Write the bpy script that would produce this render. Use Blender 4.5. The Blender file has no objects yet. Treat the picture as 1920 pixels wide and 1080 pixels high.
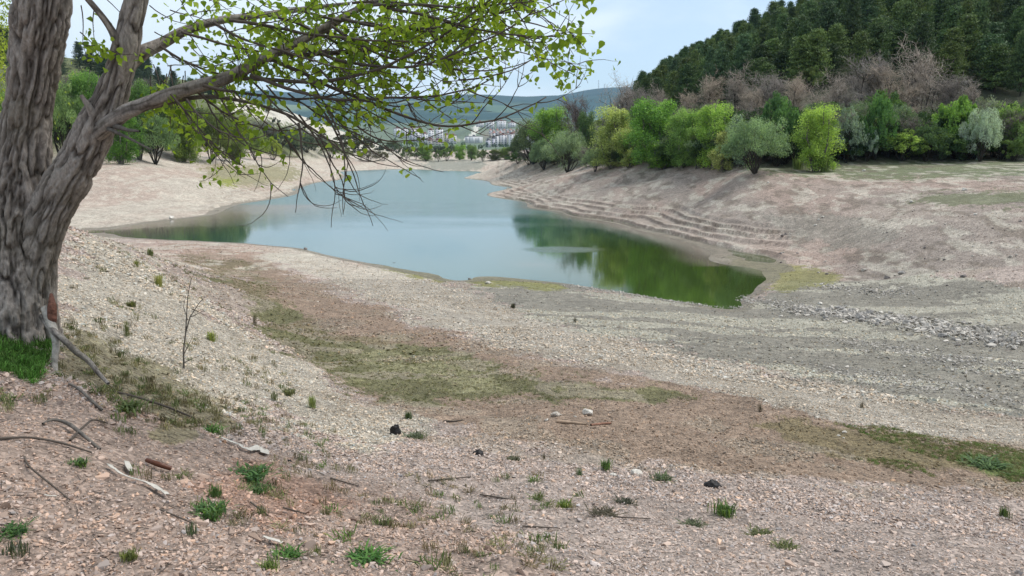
import bpy, math, random
import numpy as np
from mathutils import Vector

rnd = random.Random(7)
rs = np.random.RandomState(11)
S = bpy.context.scene
COL = S.collection

# ------------------------------------------------------------------ camera, sky, sun, exposure
FPX, EYE = 1450.0, 6.0
PITCH = math.atan(255 / FPX)
cam = bpy.data.cameras.new('camera'); camo = bpy.data.objects.new('camera', cam); COL.objects.link(camo)
cam.sensor_width = 36; cam.lens = FPX / 1920 * 36; cam.clip_start = 0.1; cam.clip_end = 20000
camo.location = (0, 0, EYE); camo.rotation_euler = (math.pi / 2 - PITCH, 0, 0)
S.camera = camo

SUN_EL, SUN_AZ = math.radians(56), math.radians(75)      # azimuth clockwise from +Y (ahead), so right and ahead
W = bpy.data.worlds.new('World'); S.world = W; W.use_nodes = True
nt = W.node_tree; N = nt.nodes; L = nt.links
N.clear()
out = N.new('ShaderNodeOutputWorld'); bg = N.new('ShaderNodeBackground'); L.new(bg.outputs[0], out.inputs[0])
sky = N.new('ShaderNodeTexSky'); sky.sky_type = 'NISHITA'; sky.sun_disc = False
sky.sun_elevation = SUN_EL; sky.sun_rotation = SUN_AZ; sky.altitude = 900; sky.dust_density = 1.5; sky.air_density = 1.0
tc = N.new('ShaderNodeTexCoord'); mp = N.new('ShaderNodeMapping'); mp.inputs['Scale'].default_value = (1.0, 1.0, 3.2)
mp.inputs['Location'].default_value = (0.35, 0.0, 0.25)
L.new(tc.outputs['Generated'], mp.inputs[0])
n1 = N.new('ShaderNodeTexNoise'); n1.inputs['Scale'].default_value = 2.3; n1.inputs['Detail'].default_value = 6; n1.inputs['Roughness'].default_value = 0.5; n1.inputs['Distortion'].default_value = 0.4
L.new(mp.outputs[0], n1.inputs['Vector'])
cr = N.new('ShaderNodeMapRange'); cr.inputs['From Min'].default_value = 0.38; cr.inputs['From Max'].default_value = 0.56; cr.inputs['To Min'].default_value = 0.35; cr.inputs['To Max'].default_value = 1.0
cr.interpolation_type = 'SMOOTHSTEP'
L.new(n1.outputs['Fac'], cr.inputs['Value'])
mixc = N.new('ShaderNodeMix'); mixc.data_type = 'RGBA'
L.new(cr.outputs[0], mixc.inputs['Factor']); L.new(sky.outputs[0], mixc.inputs['A']); mixc.inputs['B'].default_value = (5.6, 6.3, 6.9, 1)
L.new(mixc.outputs['Result'], bg.inputs[0]); bg.inputs[1].default_value = 0.1
sun = bpy.data.lights.new('sun', 'SUN'); suno = bpy.data.objects.new('sun', sun); COL.objects.link(suno)
sun.energy = 2.1; sun.angle = math.radians(38); sun.color = (1.0, 0.95, 0.88)
sd = Vector((math.sin(SUN_AZ) * math.cos(SUN_EL), math.cos(SUN_AZ) * math.cos(SUN_EL), math.sin(SUN_EL)))
suno.rotation_euler = sd.to_track_quat('Z', 'Y').to_euler()
S.view_settings.view_transform = 'Standard'; S.view_settings.look = 'None'; S.view_settings.gamma = 1
S.view_settings.exposure = 0.80
HAZE_D = 0.00008
S.cycles.max_bounces = 6; S.cycles.diffuse_bounces = 3; S.cycles.transparent_max_bounces = 6
S.cycles.volume_bounces = 0

# ------------------------------------------------------------------ helpers
CP, SP = math.cos(PITCH), math.sin(PITCH)
def ray(px, py):
    rx = (px - 960) / FPX; u = (540 - py) / FPX
    return rx, CP + SP * u, -SP + CP * u
def pz(px, py, z):
    a, b, c = ray(px, py); t = (z - EYE) / c; return (a * t, b * t, z)
def pd(px, py, d):
    a, b, c = ray(px, py); t = d / b; return (a * t, d, EYE + c * t)
def project(x, y, z):
    dz = z - EYE
    f = CP * y - SP * dz; u = SP * y + CP * dz
    f = np.where(f < 0.05, 0.05, f)
    return 960 + FPX * x / f, 540 - FPX * u / f

def _h(ix, iy, iz, s=0):
    n = (ix.astype(np.int64) * 73856093) ^ (iy.astype(np.int64) * 19349663) ^ (iz.astype(np.int64) * 83492791) ^ (s * 2654435761 & 0xffffffff)
    n = (n ^ (n >> 13)) * 1274126177 & 0xffffffff
    n = (n ^ (n >> 16)) * 2246822519 & 0xffffffff
    return ((n ^ (n >> 15)) & 0xffffff) / float(0xffffff)
def vn(x, y, z=None, s=0):
    x = np.asarray(x, float); y = np.asarray(y, float)
    if z is None:
        ix, iy = np.floor(x), np.floor(y); fx, fy = x - ix, y - iy
        fx = fx * fx * (3 - 2 * fx); fy = fy * fy * (3 - 2 * fy); o = np.zeros_like(ix)
        a = _h(ix, iy, o, s) * (1 - fx) + _h(ix + 1, iy, o, s) * fx
        b = _h(ix, iy + 1, o, s) * (1 - fx) + _h(ix + 1, iy + 1, o, s) * fx
        return a * (1 - fy) + b * fy
    z = np.asarray(z, float); iz = np.floor(z); fz = z - iz; fz = fz * fz * (3 - 2 * fz)
    ix, iy = np.floor(x), np.floor(y); fx, fy = x - ix, y - iy
    fx = fx * fx * (3 - 2 * fx); fy = fy * fy * (3 - 2 * fy)
    r = 0
    for k, wz in ((0, 1 - fz), (1, fz)):
        a = _h(ix, iy, iz + k, s) * (1 - fx) + _h(ix + 1, iy, iz + k, s) * fx
        b = _h(ix, iy + 1, iz + k, s) * (1 - fx) + _h(ix + 1, iy + 1, iz + k, s) * fx
        r = r + (a * (1 - fy) + b * fy) * wz
    return r
def fbm(x, y, z=None, o=4, s=0):
    v, a, t = 0, 1.0, 0
    for i in range(o):
        k = 2.03 ** i
        v = v + a * vn(x * k + 7.3 * i, y * k - 3.1 * i, None if z is None else z * k, s + i); t += a; a *= 0.5
    return v / t          # 0..1

def mesh_np(name, V, F, mats=None, smooth=False, attrs=None, mi=None):
    """V (n,3); F list of int arrays each (k,3) or (k,4)"""
    if not isinstance(F, list): F = [F]
    F = [f for f in F if len(f)]
    me = bpy.data.meshes.new(name)
    V = np.asarray(V, np.float32)
    tot = np.concatenate([np.full(len(f), f.shape[1], np.int32) for f in F])
    idx = np.concatenate([f.ravel() for f in F]).astype(np.int32)
    me.vertices.add(len(V)); me.vertices.foreach_set('co', V.ravel())
    me.loops.add(len(idx)); me.loops.foreach_set('vertex_index', idx)
    me.polygons.add(len(tot)); st = np.zeros(len(tot), np.int32); st[1:] = np.cumsum(tot)[:-1]
    me.polygons.foreach_set('loop_start', st)
    if smooth: me.polygons.foreach_set('use_smooth', np.ones(len(tot), bool))
    if mi is not None: me.polygons.foreach_set('material_index', np.asarray(mi, np.int32))
    me.update(calc_edges=True)
    for m in (mats or []): me.materials.append(m)
    for an, (ty, dat) in (attrs or {}).items():
        a = me.attributes.new(an, ty, 'POINT')
        a.data.foreach_set('color' if ty == 'FLOAT_COLOR' else ('vector' if ty == 'FLOAT_VECTOR' else 'value'), np.asarray(dat, np.float32).ravel())
    return me
def link(name, me, parent=None, loc=None):
    o = bpy.data.objects.new(name, me); COL.objects.link(o)
    if parent is not None: o.parent = parent
    if loc is not None: o.location = loc
    return o
def tag(o, label=None, cat=None, group=None, kind=None):
    if label: o['label'] = label
    if cat: o['category'] = cat
    if group: o['group'] = group
    if kind: o['kind'] = kind
    return o
def empty(name, loc, label, cat, group=None):
    o = bpy.data.objects.new(name, None); COL.objects.link(o); o.location = loc; o.empty_display_size = 0.2
    return tag(o, label, cat, group)

class MB:
    """collects vertices and faces"""
    def __init__(s): s.V = []; s.T = []; s.Q = []; s.n = 0; s.tone = []
    def add(s, V, T=None, Q=None, tone=None):
        V = np.asarray(V, float)
        if T is not None and len(T): s.T.append(np.asarray(T) + s.n)
        if Q is not None and len(Q): s.Q.append(np.asarray(Q) + s.n)
        s.V.append(V); s.n += len(V)
        s.tone.append(np.full(len(V), 0.5) if tone is None else np.broadcast_to(tone, (len(V),)))
    def tube(s, P, R, k=6, tone=None, cap=True):
        P = np.asarray(P, float); R = np.broadcast_to(np.asarray(R, float), (len(P),))
        T = np.gradient(P, axis=0); T /= np.linalg.norm(T, axis=1)[:, None] + 1e-9
        up = np.array([0, 0, 1.0]) if abs(T[0, 2]) < 0.9 else np.array([1.0, 0, 0])
        A = np.cross(T, up); A /= np.linalg.norm(A, axis=1)[:, None] + 1e-9; B = np.cross(T, A)
        th = np.arange(k) * 2 * np.pi / k
        V = P[:, None] + R[:, None, None] * (A[:, None] * np.cos(th)[None, :, None] + B[:, None] * np.sin(th)[None, :, None])
        m = len(P); i = np.arange(m - 1)[:, None] * k; j = np.arange(k)[None]; j2 = (j + 1) % k
        Q = np.stack([i + j, i + j2, i + k + j2, i + k + j], -1).reshape(-1, 4)
        V = V.reshape(-1, 3); T3 = None
        if cap:
            V = np.vstack([V, P[-1:]]); e = (m - 1) * k
            T3 = np.stack([e + np.arange(k), e + (np.arange(k) + 1) % k, np.full(k, m * k)], -1)
        s.add(V, T3, Q, tone)
    def mesh(s, name, mats, smooth=False):
        V = np.vstack(s.V); F = []
        if s.Q: F.append(np.vstack(s.Q))
        if s.T: F.append(np.vstack(s.T))
        return mesh_np(name, V, F, mats, smooth, {'tone': ('FLOAT', np.concatenate(s.tone))})

# ------------------------------------------------------------------ materials
def nodes(name):
    m = bpy.data.materials.new(name); m.use_nodes = True; t = m.node_tree
    return m, t, t.nodes['Principled BSDF']
def newn(t, ty, **kw):
    n = t.nodes.new(ty)
    for k, v in kw.items():
        if k in n.inputs: n.inputs[k].default_value = v
        else: setattr(n, k, v)
    return n
def math_n(t, op, a, b=None, clamp=False):
    n = t.nodes.new('ShaderNodeMath'); n.operation = op; n.use_clamp = clamp
    for i, v in enumerate((a, b)):
        if v is None: continue
        if isinstance(v, (int, float)): n.inputs[i].default_value = v
        else: t.links.new(v, n.inputs[i])
    return n.outputs[0]
def mixrgb(t, fac, a, b, mode='MIX'):
    n = t.nodes.new('ShaderNodeMix'); n.data_type = 'RGBA'; n.blend_type = mode
    for key, v in (('Factor', fac), ('A', a), ('B', b)):
        if isinstance(v, (int, float)): n.inputs[key].default_value = v
        elif isinstance(v, tuple): n.inputs[key].default_value = (*v, 1)
        else: t.links.new(v, n.inputs[key])
    return n.outputs['Result']
def rng(t, v, a, b, c, d):
    n = t.nodes.new('ShaderNodeMapRange'); t.links.new(v, n.inputs[0])
    for i, q in enumerate((a, b, c, d)): n.inputs[i + 1].default_value = q
    return n.outputs[0]

def leaf_mat(name, transl=0.42, var=0.5):
    """foliage; colour is the object's own colour, varied leaf by leaf"""
    m, t, p = nodes(name)
    oi = newn(t, 'ShaderNodeObjectInfo'); at = newn(t, 'ShaderNodeAttribute', attribute_name='tone')
    k = rng(t, at.outputs['Fac'], 0, 1, 1 - var, 1 + var)
    hs = newn(t, 'ShaderNodeHueSaturation'); t.links.new(oi.outputs['Color'], hs.inputs['Color'])
    t.links.new(rng(t, at.outputs['Fac'], 0, 1, 0.515, 0.485), hs.inputs['Hue'])
    t.links.new(k, hs.inputs['Value'])
    p.inputs['Roughness'].default_value = 0.6; p.inputs['Specular IOR Level'].default_value = 0.25
    t.links.new(hs.outputs[0], p.inputs['Base Color'])
    tr = newn(t, 'ShaderNodeBsdfTranslucent'); t.links.new(mixrgb(t, 1.0, hs.outputs[0], (1.25, 1.3, 0.6), 'MULTIPLY'), tr.inputs[0])
    ms = newn(t, 'ShaderNodeMixShader'); ms.inputs[0].default_value = transl
    t.links.new(p.outputs[0], ms.inputs[1]); t.links.new(tr.outputs[0], ms.inputs[2])
    t.links.new(ms.outputs[0], t.nodes['Material Output'].inputs[0])
    return m
def plain(name, col, rough=0.8, noise=0.0, scale=8.0, bump=0.0):
    m, t, p = nodes(name)
    p.inputs['Roughness'].default_value = rough; p.inputs['Specular IOR Level'].default_value = 0.2
    tcn = newn(t, 'ShaderNodeTexCoord'); n = newn(t, 'ShaderNodeTexNoise', Scale=scale, Detail=5.0)
    t.links.new(tcn.outputs['Object'], n.inputs['Vector'])
    k = rng(t, n.outputs['Fac'], 0.3, 0.7, 1 - noise, 1 + noise)
    vm = t.nodes.new('ShaderNodeVectorMath'); vm.operation = 'SCALE'; vm.inputs[0].default_value = col
    t.links.new(k, vm.inputs['Scale']); t.links.new(vm.outputs[0], p.inputs['Base Color'])
    if bump:
        b = newn(t, 'ShaderNodeBump', Strength=bump, Distance=0.05); t.links.new(n.outputs['Fac'], b.inputs['Height']); t.links.new(b.outputs[0], p.inputs['Normal'])
    return m
M_leaf = leaf_mat('leaf'); M_needle = leaf_mat('needle', 0.1, 0.6); M_twig = leaf_mat('bare_twig', 0.0, 0.45)
M_bark = plain('pale_bark', (0.16, 0.145, 0.12), 0.9, 0.4, 3.0)
M_darkbark = plain('dark_bark', (0.05, 0.042, 0.035), 0.9, 0.4, 3.0)

# ------------------------------------------------------------------ terrain shape
CTRL = []
def Z(px, py, z): CTRL.append(pz(px, py, z))
def D(px, py, d): CTRL.append(pd(px, py, d))
for a in [(0,1080,4.5),(450,1080,4.35),(960,1080,4.1),(1450,1080,3.85),(1920,1080,3.65),
          (50,625,4.45),(0,800,4.55),(200,850,4.35),(400,900,4.1),(200,600,4.15),(300,700,3.85),(500,760,3.3),(600,850,3.5),
          (650,960,3.8),(900,950,3.45),(1400,980,3.3),(1850,1000,3.15),(1150,900,3.05),(700,800,3.0),
          (480,600,1.7),(640,730,2.5),(800,790,2.75),(1000,840,2.85),(1300,880,2.85),(1600,905,2.8),(1900,930,2.7),(560,670,2.15),(380,520,1.0),
          (500,480,.35),(700,570,1.3),(900,650,2.0),(1200,700,2.3),(1500,770,2.55),(1900,840,2.6),(600,600,1.6),(700,680,2.15),(1060,775,2.68),(1600,850,2.72),
          (900,730,2.4),(1300,790,2.6),
          (860,532,.12),(1000,600,.8),(1200,650,1.2),(1400,690,1.45),(1700,750,1.7),(1920,790,1.8),(800,570,.9),(1100,660,1.75),(1400,730,2.05),(1700,800,2.3),
          (1200,590,.45),(1400,605,.35),(1600,640,.6),(1900,700,1.0),(1700,595,.4),(1900,620,.65),(1000,560,.3),(1500,580,.18),
          (1700,420,2.2),(1700,500,.75),(1900,450,2.1),(1900,540,.8),(1900,380,3.4),(1500,400,2.0),(1500,455,.6),(1300,380,1.7),(1150,362,1.75),(1600,460,1.0),(1800,480,1.4),
          (1560,500,.22),(1500,520,.08),(1600,540,.2),(1750,560,.35),
          (150,370,1.3),(300,352,1.95),(450,332,1.9),(200,400,.6),(560,325,1.7)]: Z(*a)
for a in [(170,432),(200,437),(270,447),(400,453),(540,463),(650,486),(740,501),(830,520),(862,526),(900,519),(1000,525),(1060,532),(1150,545),(1280,566),(1385,574),
          (1432,516),(1340,492),(1330,470),(1280,452),(1180,427),(1080,407),(1000,391),(985,380),(940,357),(925,347),(895,330),(878,321),
          (200,431),(320,412),(400,402),(450,383),(560,354),(600,342),(640,322),(760,317.5)]: Z(*a, 0.0)
for a in [(700,400,-1.6),(800,440,-1.2),(600,400,-1.3),(500,420,-.7),(1080,470,-1.3),(1000,430,-1.5),(760,345,-1.8),(1200,500,-.7),(1300,510,-.4),(700,440,-.9),(900,480,-.7),(350,430,-.5),(1320,556,-.2),(1360,512,-.2),(1370,545,-.12),(1400,525,-.1),(1340,562,-.12),(1425,552,.05),(1410,566,.06),(1450,535,.06),(1250,530,-.45),(1200,535,-.3),(1290,525,-.4),(1270,548,-.25),(830,360,-1.6),(700,335,-1.5),(850,338,-.7),(872,331,-.4),(800,328,-.9),(888,342,-.5),(915,358,-.6),(960,388,-.5),(830,324,-.4),(700,324,-.5),(1040,412,-.5),(1140,435,-.4)]: Z(*a)
for a in [(130,425,15),(200,445,20),(270,468,30),(300,520,17),(400,600,13.5),
          (-20,310,105),(100,310,105),(250,310,107),(400,300,150),(520,296,220),(650,303,290),(760,302,300),(860,302,300),(920,301,270),
          (960,301,180),(1070,323,110),(1200,318,90),(1300,323,78),(1400,325,66),(1500,322,66),(1700,308,70),(1920,300,70)]: D(*a)
for th, r, z in [(-60,3,4.7),(-60,8,5.0),(-60,15,4.9),(-52,30,3),(-50,60,.6),(-50,110,5),(60,3,3.9),(55,6,2.9),(55,12,1.8),(55,25,.8),(52,45,2.2),(50,72,5.4),
                 (0,1.2,4.4),(-40,1.2,4.5),(40,1.2,4.3),(-60,1.2,4.6),(60,1.2,4.3),(-42,6.5,4.6)]:
    t = math.radians(th); CTRL.append((r * math.sin(t), r * math.cos(t), z))
CT = np.array(CTRL)
EPS = 0.035
def uv(x, y): return np.arctan2(x, y), 0.8 * np.log(np.hypot(x, y))
def fit(P, val, eps):
    u, v = uv(P[:, 0], P[:, 1]); n = len(P)
    K = np.sqrt((u[:, None] - u) ** 2 + (v[:, None] - v) ** 2 + eps ** 2)
    A = np.zeros((n + 1, n + 1)); A[:n, :n] = K + np.eye(n) * 2e-4; A[n, :n] = 1; A[:n, n] = 1
    w = np.linalg.solve(A, np.append(val, 0)); return u, v, w, eps
def ev(m, u, v):
    uu, vv, w, eps = m; r = np.full(u.shape, w[-1])
    for i in range(len(uu)): r += w[i] * np.sqrt((u - uu[i]) ** 2 + (v - vv[i]) ** 2 + eps ** 2)
    return r
NEARM = fit(CT, CT[:, 2], EPS)
FAR = []
for d, pts in {300:[(300,302),(760,302),(1300,302)],450:[(300,287),(700,287),(850,288),(950,287),(1300,287)],700:[(300,284),(750,284),(850,284),(950,284),(1300,284)],
               1000:[(300,277),(760,277),(860,278),(950,279),(1300,277)],1200:[(300,262),(700,263),(770,266),(850,271),(950,273),(1300,262)],
               1500:[(300,240),(700,248),(760,252),(850,256),(885,243),(925,239),(965,239),(1020,243),(1300,240)],
               1750:[(300,235),(700,238),(850,240),(930,232),(1300,235)],
               2300:[(300,220),(700,226),(850,226),(950,222),(1300,222)],3200:[(300,200),(700,205),(900,203),(1000,208),(1300,190)],
               4500:[(-300,178),(300,172),(540,176),(640,184),(720,186),(820,181),(900,177),(970,181),(1030,182),(1075,174),(1120,166),(1180,163),(1300,160),(2100,170)],
               6000:[(300,200),(900,205),(1600,200)]}.items():
    for px, py in pts: FAR.append(pd(px, py, d))
FT = np.array(FAR)
FARM = fit(FT, FT[:, 2] / np.hypot(FT[:, 0], FT[:, 1]), 0.05)
def seg_dist(x, y, poly):
    """signed distance to an open polyline, positive on its left"""
    best = np.full(x.shape, 1e9); sg = np.ones(x.shape)
    for (x0, y0), (x1, y1) in zip(poly[:-1], poly[1:]):
        dx, dy = x1 - x0, y1 - y0; l2 = dx * dx + dy * dy
        t = np.clip(((x - x0) * dx + (y - y0) * dy) / l2, 0, 1)
        ex, ey = x - x0 - t * dx, y - y0 - t * dy; d = np.hypot(ex, ey)
        c = dx * (y - y0) - dy * (x - x0)
        m = d < best - 1e-9; best = np.where(m, d, best); sg = np.where(m, np.where(c > 0, 1.0, -1.0), sg)
    return best * sg
# feet of the two hills (hill on the left of the direction of travel)
FOOT_R = [(900, 420), (300, 330), (90, 300), (14, 262), (5, 225), (2, 185), (10, 120), (17, 92), (23, 74), (50, 76), (90, 78), (200, 70), (400, 30)][::-1]
FOOT_R = FOOT_R[::-1]
FOOT_L = [(-600, 40), (-300, 80), (-75, 113), (-57, 118), (-64, 160), (-72, 225), (-70, 300), (-60, 420), (-120, 520), (-500, 640)]
def smoothpos(s, w): return np.where(s < -w, 0, np.where(s > w, s, (s + w) ** 2 / (4 * w)))
def sst(a, b, x): t = np.clip((x - a) / (b - a), 0, 1); return t * t * (3 - 2 * t)
def H(x, y, detail=True):
    x = np.asarray(x, float); y = np.asarray(y, float)
    r = np.hypot(x, y) + 1e-6; th = np.arctan2(x, y)
    u = np.clip(th, -1.1, 1.1); rn = np.clip(r, 1.2, 320)
    zn = ev(NEARM, u, 0.8 * np.log(rn))
    side = sst(1.0, 1.7, np.abs(th)); zn = zn * (1 - side) + side * (4.4 + 0.04 * np.minimum(r, 200))
    near_flat = sst(1.2, 2.2, r); zn = 4.35 * (1 - near_flat) + zn * near_flat
    rf = np.clip(r, 300, 5900); zf = ev(FARM, np.clip(th, -1.1, 1.1), 0.8 * np.log(rf)) * rf
    k = sst(300, 420, r); z = zn * (1 - k) + zf * k
    sR = seg_dist(x, y, FOOT_R); sL = seg_dist(x, y, FOOT_L)
    wob = 1 + 0.35 * (fbm(x / 40, y / 40, o=3, s=5) - .5)
    hr = 0.47 * smoothpos(sR, 6) * wob; hr = 62 * np.tanh(hr / 62)
    hl = 0.46 * smoothpos(sL, 5) * wob; hl = 48 * np.tanh(hl / 48)
    fade = 1 - sst(900, 1600, r)
    z = z + (hr + hl) * fade
    if not detail: return z
    # shore ledges left by the falling water
    px, py = project(x, y, z)
    mR = sst(905, 960, px) * (1 - sst(1440, 1530, px)) * sst(38, 46, r) * (1 - sst(200, 240, r))
    mL = sst(330, 420, px) * (1 - sst(640, 660, px)) * sst(55, 70, r) * (1 - sst(200, 240, r)) * 0.8
    msk = np.clip(mR + mL, 0, 1) * (z < 1.7) * sst(0.02, .1, z) * (1 - sst(1.1, 1.7, z))
    zz = z + 0.16 * (fbm(x / 5, y / 5, o=3, s=31) - .5)
    q = 0.27; t = zz / q; fl = np.floor(t); fr = t - fl
    st = (fl + sst(0.74, 0.95, fr)) * q - (zz - z)
    z = z * (1 - msk) + st * msk
    # erosion gullies on the right bank, downhill folds
    gm = np.exp(-((sR + 9) / 7) ** 2) * sst(70, 90, r) * (1 - sst(180, 220, r)) * (x > -8)
    z = z - gm * 0.5 * np.abs(vn((x + y * 0.9) / 4.5, y * 0.02, s=77) - .5) * 2 * sst(.3, 1.2, z)
    # roughness of the ground
    big = (fbm(x / 2.2, y / 2.2, o=3, s=40) - .5)
    a = np.where(z < 0.25, 0.035, 0.20) + 0.5 * sst(60, 200, r) * (z > 2)
    z = z + a * big * (1 - sst(500, 900, r))
    z = z + 0.10 * (fbm(x / .35, y / .35, o=3, s=44) - .5) * (1 - sst(15, 40, r)) * sst(0.1, .5, z)
    mt = sst(1900, 2600, r)
    z = z + mt * 90 * (fbm(x / 520, y / 420, o=5, s=9) - .5) * (1 - 0.85 * sst(3900, 4500, r) * (1 - sst(4600, 5000, r)))
    z = z + (1 - mt) * sst(450, 800, r) * 5 * (fbm(x / 80, y / 80, o=3, s=12) - .5)
    return z
_T = np.concatenate([np.geomspace(1.5, 60, 2500), np.geomspace(60.1, 700, 3500), np.geomspace(701, 5500, 500)])
def hit(px, py, tmin=1.5):
    a, b, c = ray(px, py); T = _T[_T > tmin]
    x, y, z = a * T, b * T, EYE + c * T
    h = H(x, y); m = np.where(z < h)[0]
    i = m[0] if len(m) else len(T) - 1
    return (float(x[i]), float(y[i]), float(h[i]))
def Hs(x, y): return float(H(np.array([x]), np.array([y]))[0])

# ------------------------------------------------------------------ terrain mesh and its soil colours
th_in = np.radians(np.linspace(-38, 38, 900)); th_out = np.radians(np.linspace(38, 322, 130)[1:-1])
TH = np.concatenate([th_in, th_out])
def rows():
    r, o = 0.25, []
    while r < 6400:
        o.append(r); r *= 1 + (0.05 if r < 2 else 0.0075 if r < 20 else 0.005 if r < 150 else 0.012 if r < 400 else 0.022)
    return np.array(o)
R = rows(); nT, nR = len(TH), len(R)
print('terrain', nT, nR)
X = (R[:, None] * np.sin(TH)[None]).ravel(); Y = (R[:, None] * np.cos(TH)[None]).ravel()
ZZ = H(X, Y)
i = np.arange(nR - 1)[:, None] * nT; j = np.arange(nT)[None]; j2 = (j + 1) % nT
Q = np.stack([i + j, i + j2, i + nT + j2, i + nT + j], -1).reshape(-1, 4)[:, ::-1]
# centre fan
V = np.vstack([np.stack([X, Y, ZZ], -1), [[0, 0, 4.35]]])
tri = np.stack([np.arange(nT), np.full(nT, len(V) - 1), (np.arange(nT) + 1) % nT], -1)[:, ::-1]

def inpoly(px, py, poly):
    c = np.zeros(px.shape, bool); n = len(poly)
    for k in range(n):
        x0, y0 = poly[k]; x1, y1 = poly[(k + 1) % n]
        m = ((y0 > py) != (y1 > py))
        xi = (x1 - x0) * (py - y0) / ((y1 - y0) if y1 != y0 else 1e-9) + x0
        c ^= m & (px < xi)
    return c
VX, VY, VZ = V[:, 0], V[:, 1], V[:, 2]
VR = np.hypot(VX, VY)
PX, PY = project(VX, VY, VZ)
PX = np.where(VY < 0.5, -9999, PX)
sR = seg_dist(VX, VY, FOOT_R); sL = seg_dist(VX, VY, FOOT_L)
w1 = fbm(VX / 1.3, VY / 1.3, o=4, s=60) - .5; w2 = fbm(VX / 1.3, VY / 1.3, o=4, s=61) - .5
w4 = fbm(VX / .3, VY / .3, o=3, s=63) - .5; w5 = fbm(VX / .3, VY / .3, o=3, s=64) - .5
w3 = fbm(VX / 6, VY / 6, o=4, s=62) - .5
def zone(poly, soft=14, r0=0, r1=500):
    """soft-edged patch of ground, 0..1 (outline as laid out on the ground, ragged by noise)"""
    acc = 0
    for k in range(5):
        jx = (rs.rand(len(VX)) - .5) * 2 * soft; jy = (rs.rand(len(VX)) - .5) * 2 * soft * .45
        acc = acc + inpoly(PX + (w1 * 7 + w4 * 5) * soft + jx, PY + (w2 * 3 + w5 * 2.2) * soft + jy, poly)
    return sst(.3, .7, acc / 5.0 + 1.2 * w4 * (acc > 0)) * (VR > r0) * (VR < r1)
def srgb(r, g, b):
    f = lambda c: ((c / 255 + .055) / 1.055) ** 2.4 if c > 10 else c / 255 / 12.92
    return np.array([f(r), f(g), f(b)])
K = 0.78     # sunlit picture value -> base colour
c = np.tile(srgb(182, 165, 156) * K, (len(V), 1))
def put(mask, col, amt=1.0):
    global c
    m = (np.clip(mask, 0, 1) * amt)[:, None]; c = c * (1 - m) + np.asarray(col) * m
wet = np.zeros(len(V))
rocky = np.ones(len(V))
# near bank : redder and browner toward the lower left
put(zone([(-900, 1300), (-900, 640), (60, 700), (350, 820), (700, 900), (1000, 1010), (1100, 1300)], 40, 0, 9), srgb(172, 149, 136) * K, .75)
put(zone([(350, 900), (560, 880), (700, 960), (560, 1010), (380, 980)], 30, 0, 8), srgb(176, 136, 116) * K, .5)
put(zone([(120, 430), (300, 480), (480, 620), (640, 740), (820, 800), (700, 850), (400, 760), (110, 640)], 20, 4, 40), srgb(192, 182, 168) * K, .9)
put(zone([(120, 600), (220, 620), (330, 680), (420, 800), (300, 830), (180, 740), (110, 690)], 26, 4, 14), srgb(120, 112, 80) * K, .75)
# pale gravel strip
put(zone([(250, 448), (560, 462), (860, 535), (1010, 600), (1420, 692), (1960, 800), (1960, 860), (1500, 770), (1200, 700), (900, 640), (700, 565), (480, 470)], 10, 8, 70), srgb(190, 179, 166) * K, .95)
# brown flat
BR = [(300, 462), (470, 472), (560, 520), (700, 575), (880, 640), (1150, 700), (1400, 740), (1600, 790), (2000, 845), (2000, 940), (1600, 905), (1300, 880), (1000, 840), (790, 790), (640, 730), (500, 620), (470, 560), (380, 500)]
put(zone(BR, 12, 6, 60), srgb(144, 122, 104) * K, .85)
gz = zone([(330, 478), (450, 488), (520, 560), (640, 620), (830, 650), (1000, 700), (1240, 725), (1350, 750), (1200, 760), (960, 745), (880, 760), (780, 765), (640, 730), (500, 620), (460, 545), (400, 510)], 16, 6, 60)
put(gz, srgb(104, 100, 68) * K, .55 + .0)
put(gz * (w3 > -.02), srgb(88, 96, 58) * K, .5)
put(zone([(650, 650), (860, 670), (960, 720), (900, 745), (700, 700)], 20, 6, 40), srgb(150, 144, 112) * K, .6)
g2 = zone([(1480, 780), (1660, 800), (1800, 850), (2000, 850), (2000, 915), (1750, 890), (1560, 850), (1450, 800)], 16, 5, 30)
put(g2, srgb(112, 102, 72) * K, .75)
put(zone([(1780, 858), (2000, 855), (2000, 905), (1840, 895)], 10, 5, 30), srgb(92, 108, 58) * K, .8)
# pale grit showing through the brown and green of the flat
put((fbm(VX / .9, VY / .9, o=5, s=65) > .56) * (VR < 60) * (VZ < 2.95) * (VZ > .2), srgb(172, 158, 142) * K, .45)
# grey stream bed
BED = [(862, 530), (1060, 534), (1150, 546), (1385, 576), (1460, 540), (1560, 478), (1700, 500), (2050, 560), (2050, 800), (1700, 752), (1420, 690), (1010, 600)]
bed = zone(BED, 9, 11, 60)
put(bed, srgb(143, 137, 126) * K, .95)
pale = bed * (vn(VX / 5 + VY * .25, VY / 1.1 + VX * .12, s=90) + .6 * w1 + .5 * w4 > .52)
put(pale, srgb(190, 183, 168) * K, .85)
wet = np.maximum(wet, bed * .35)
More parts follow.
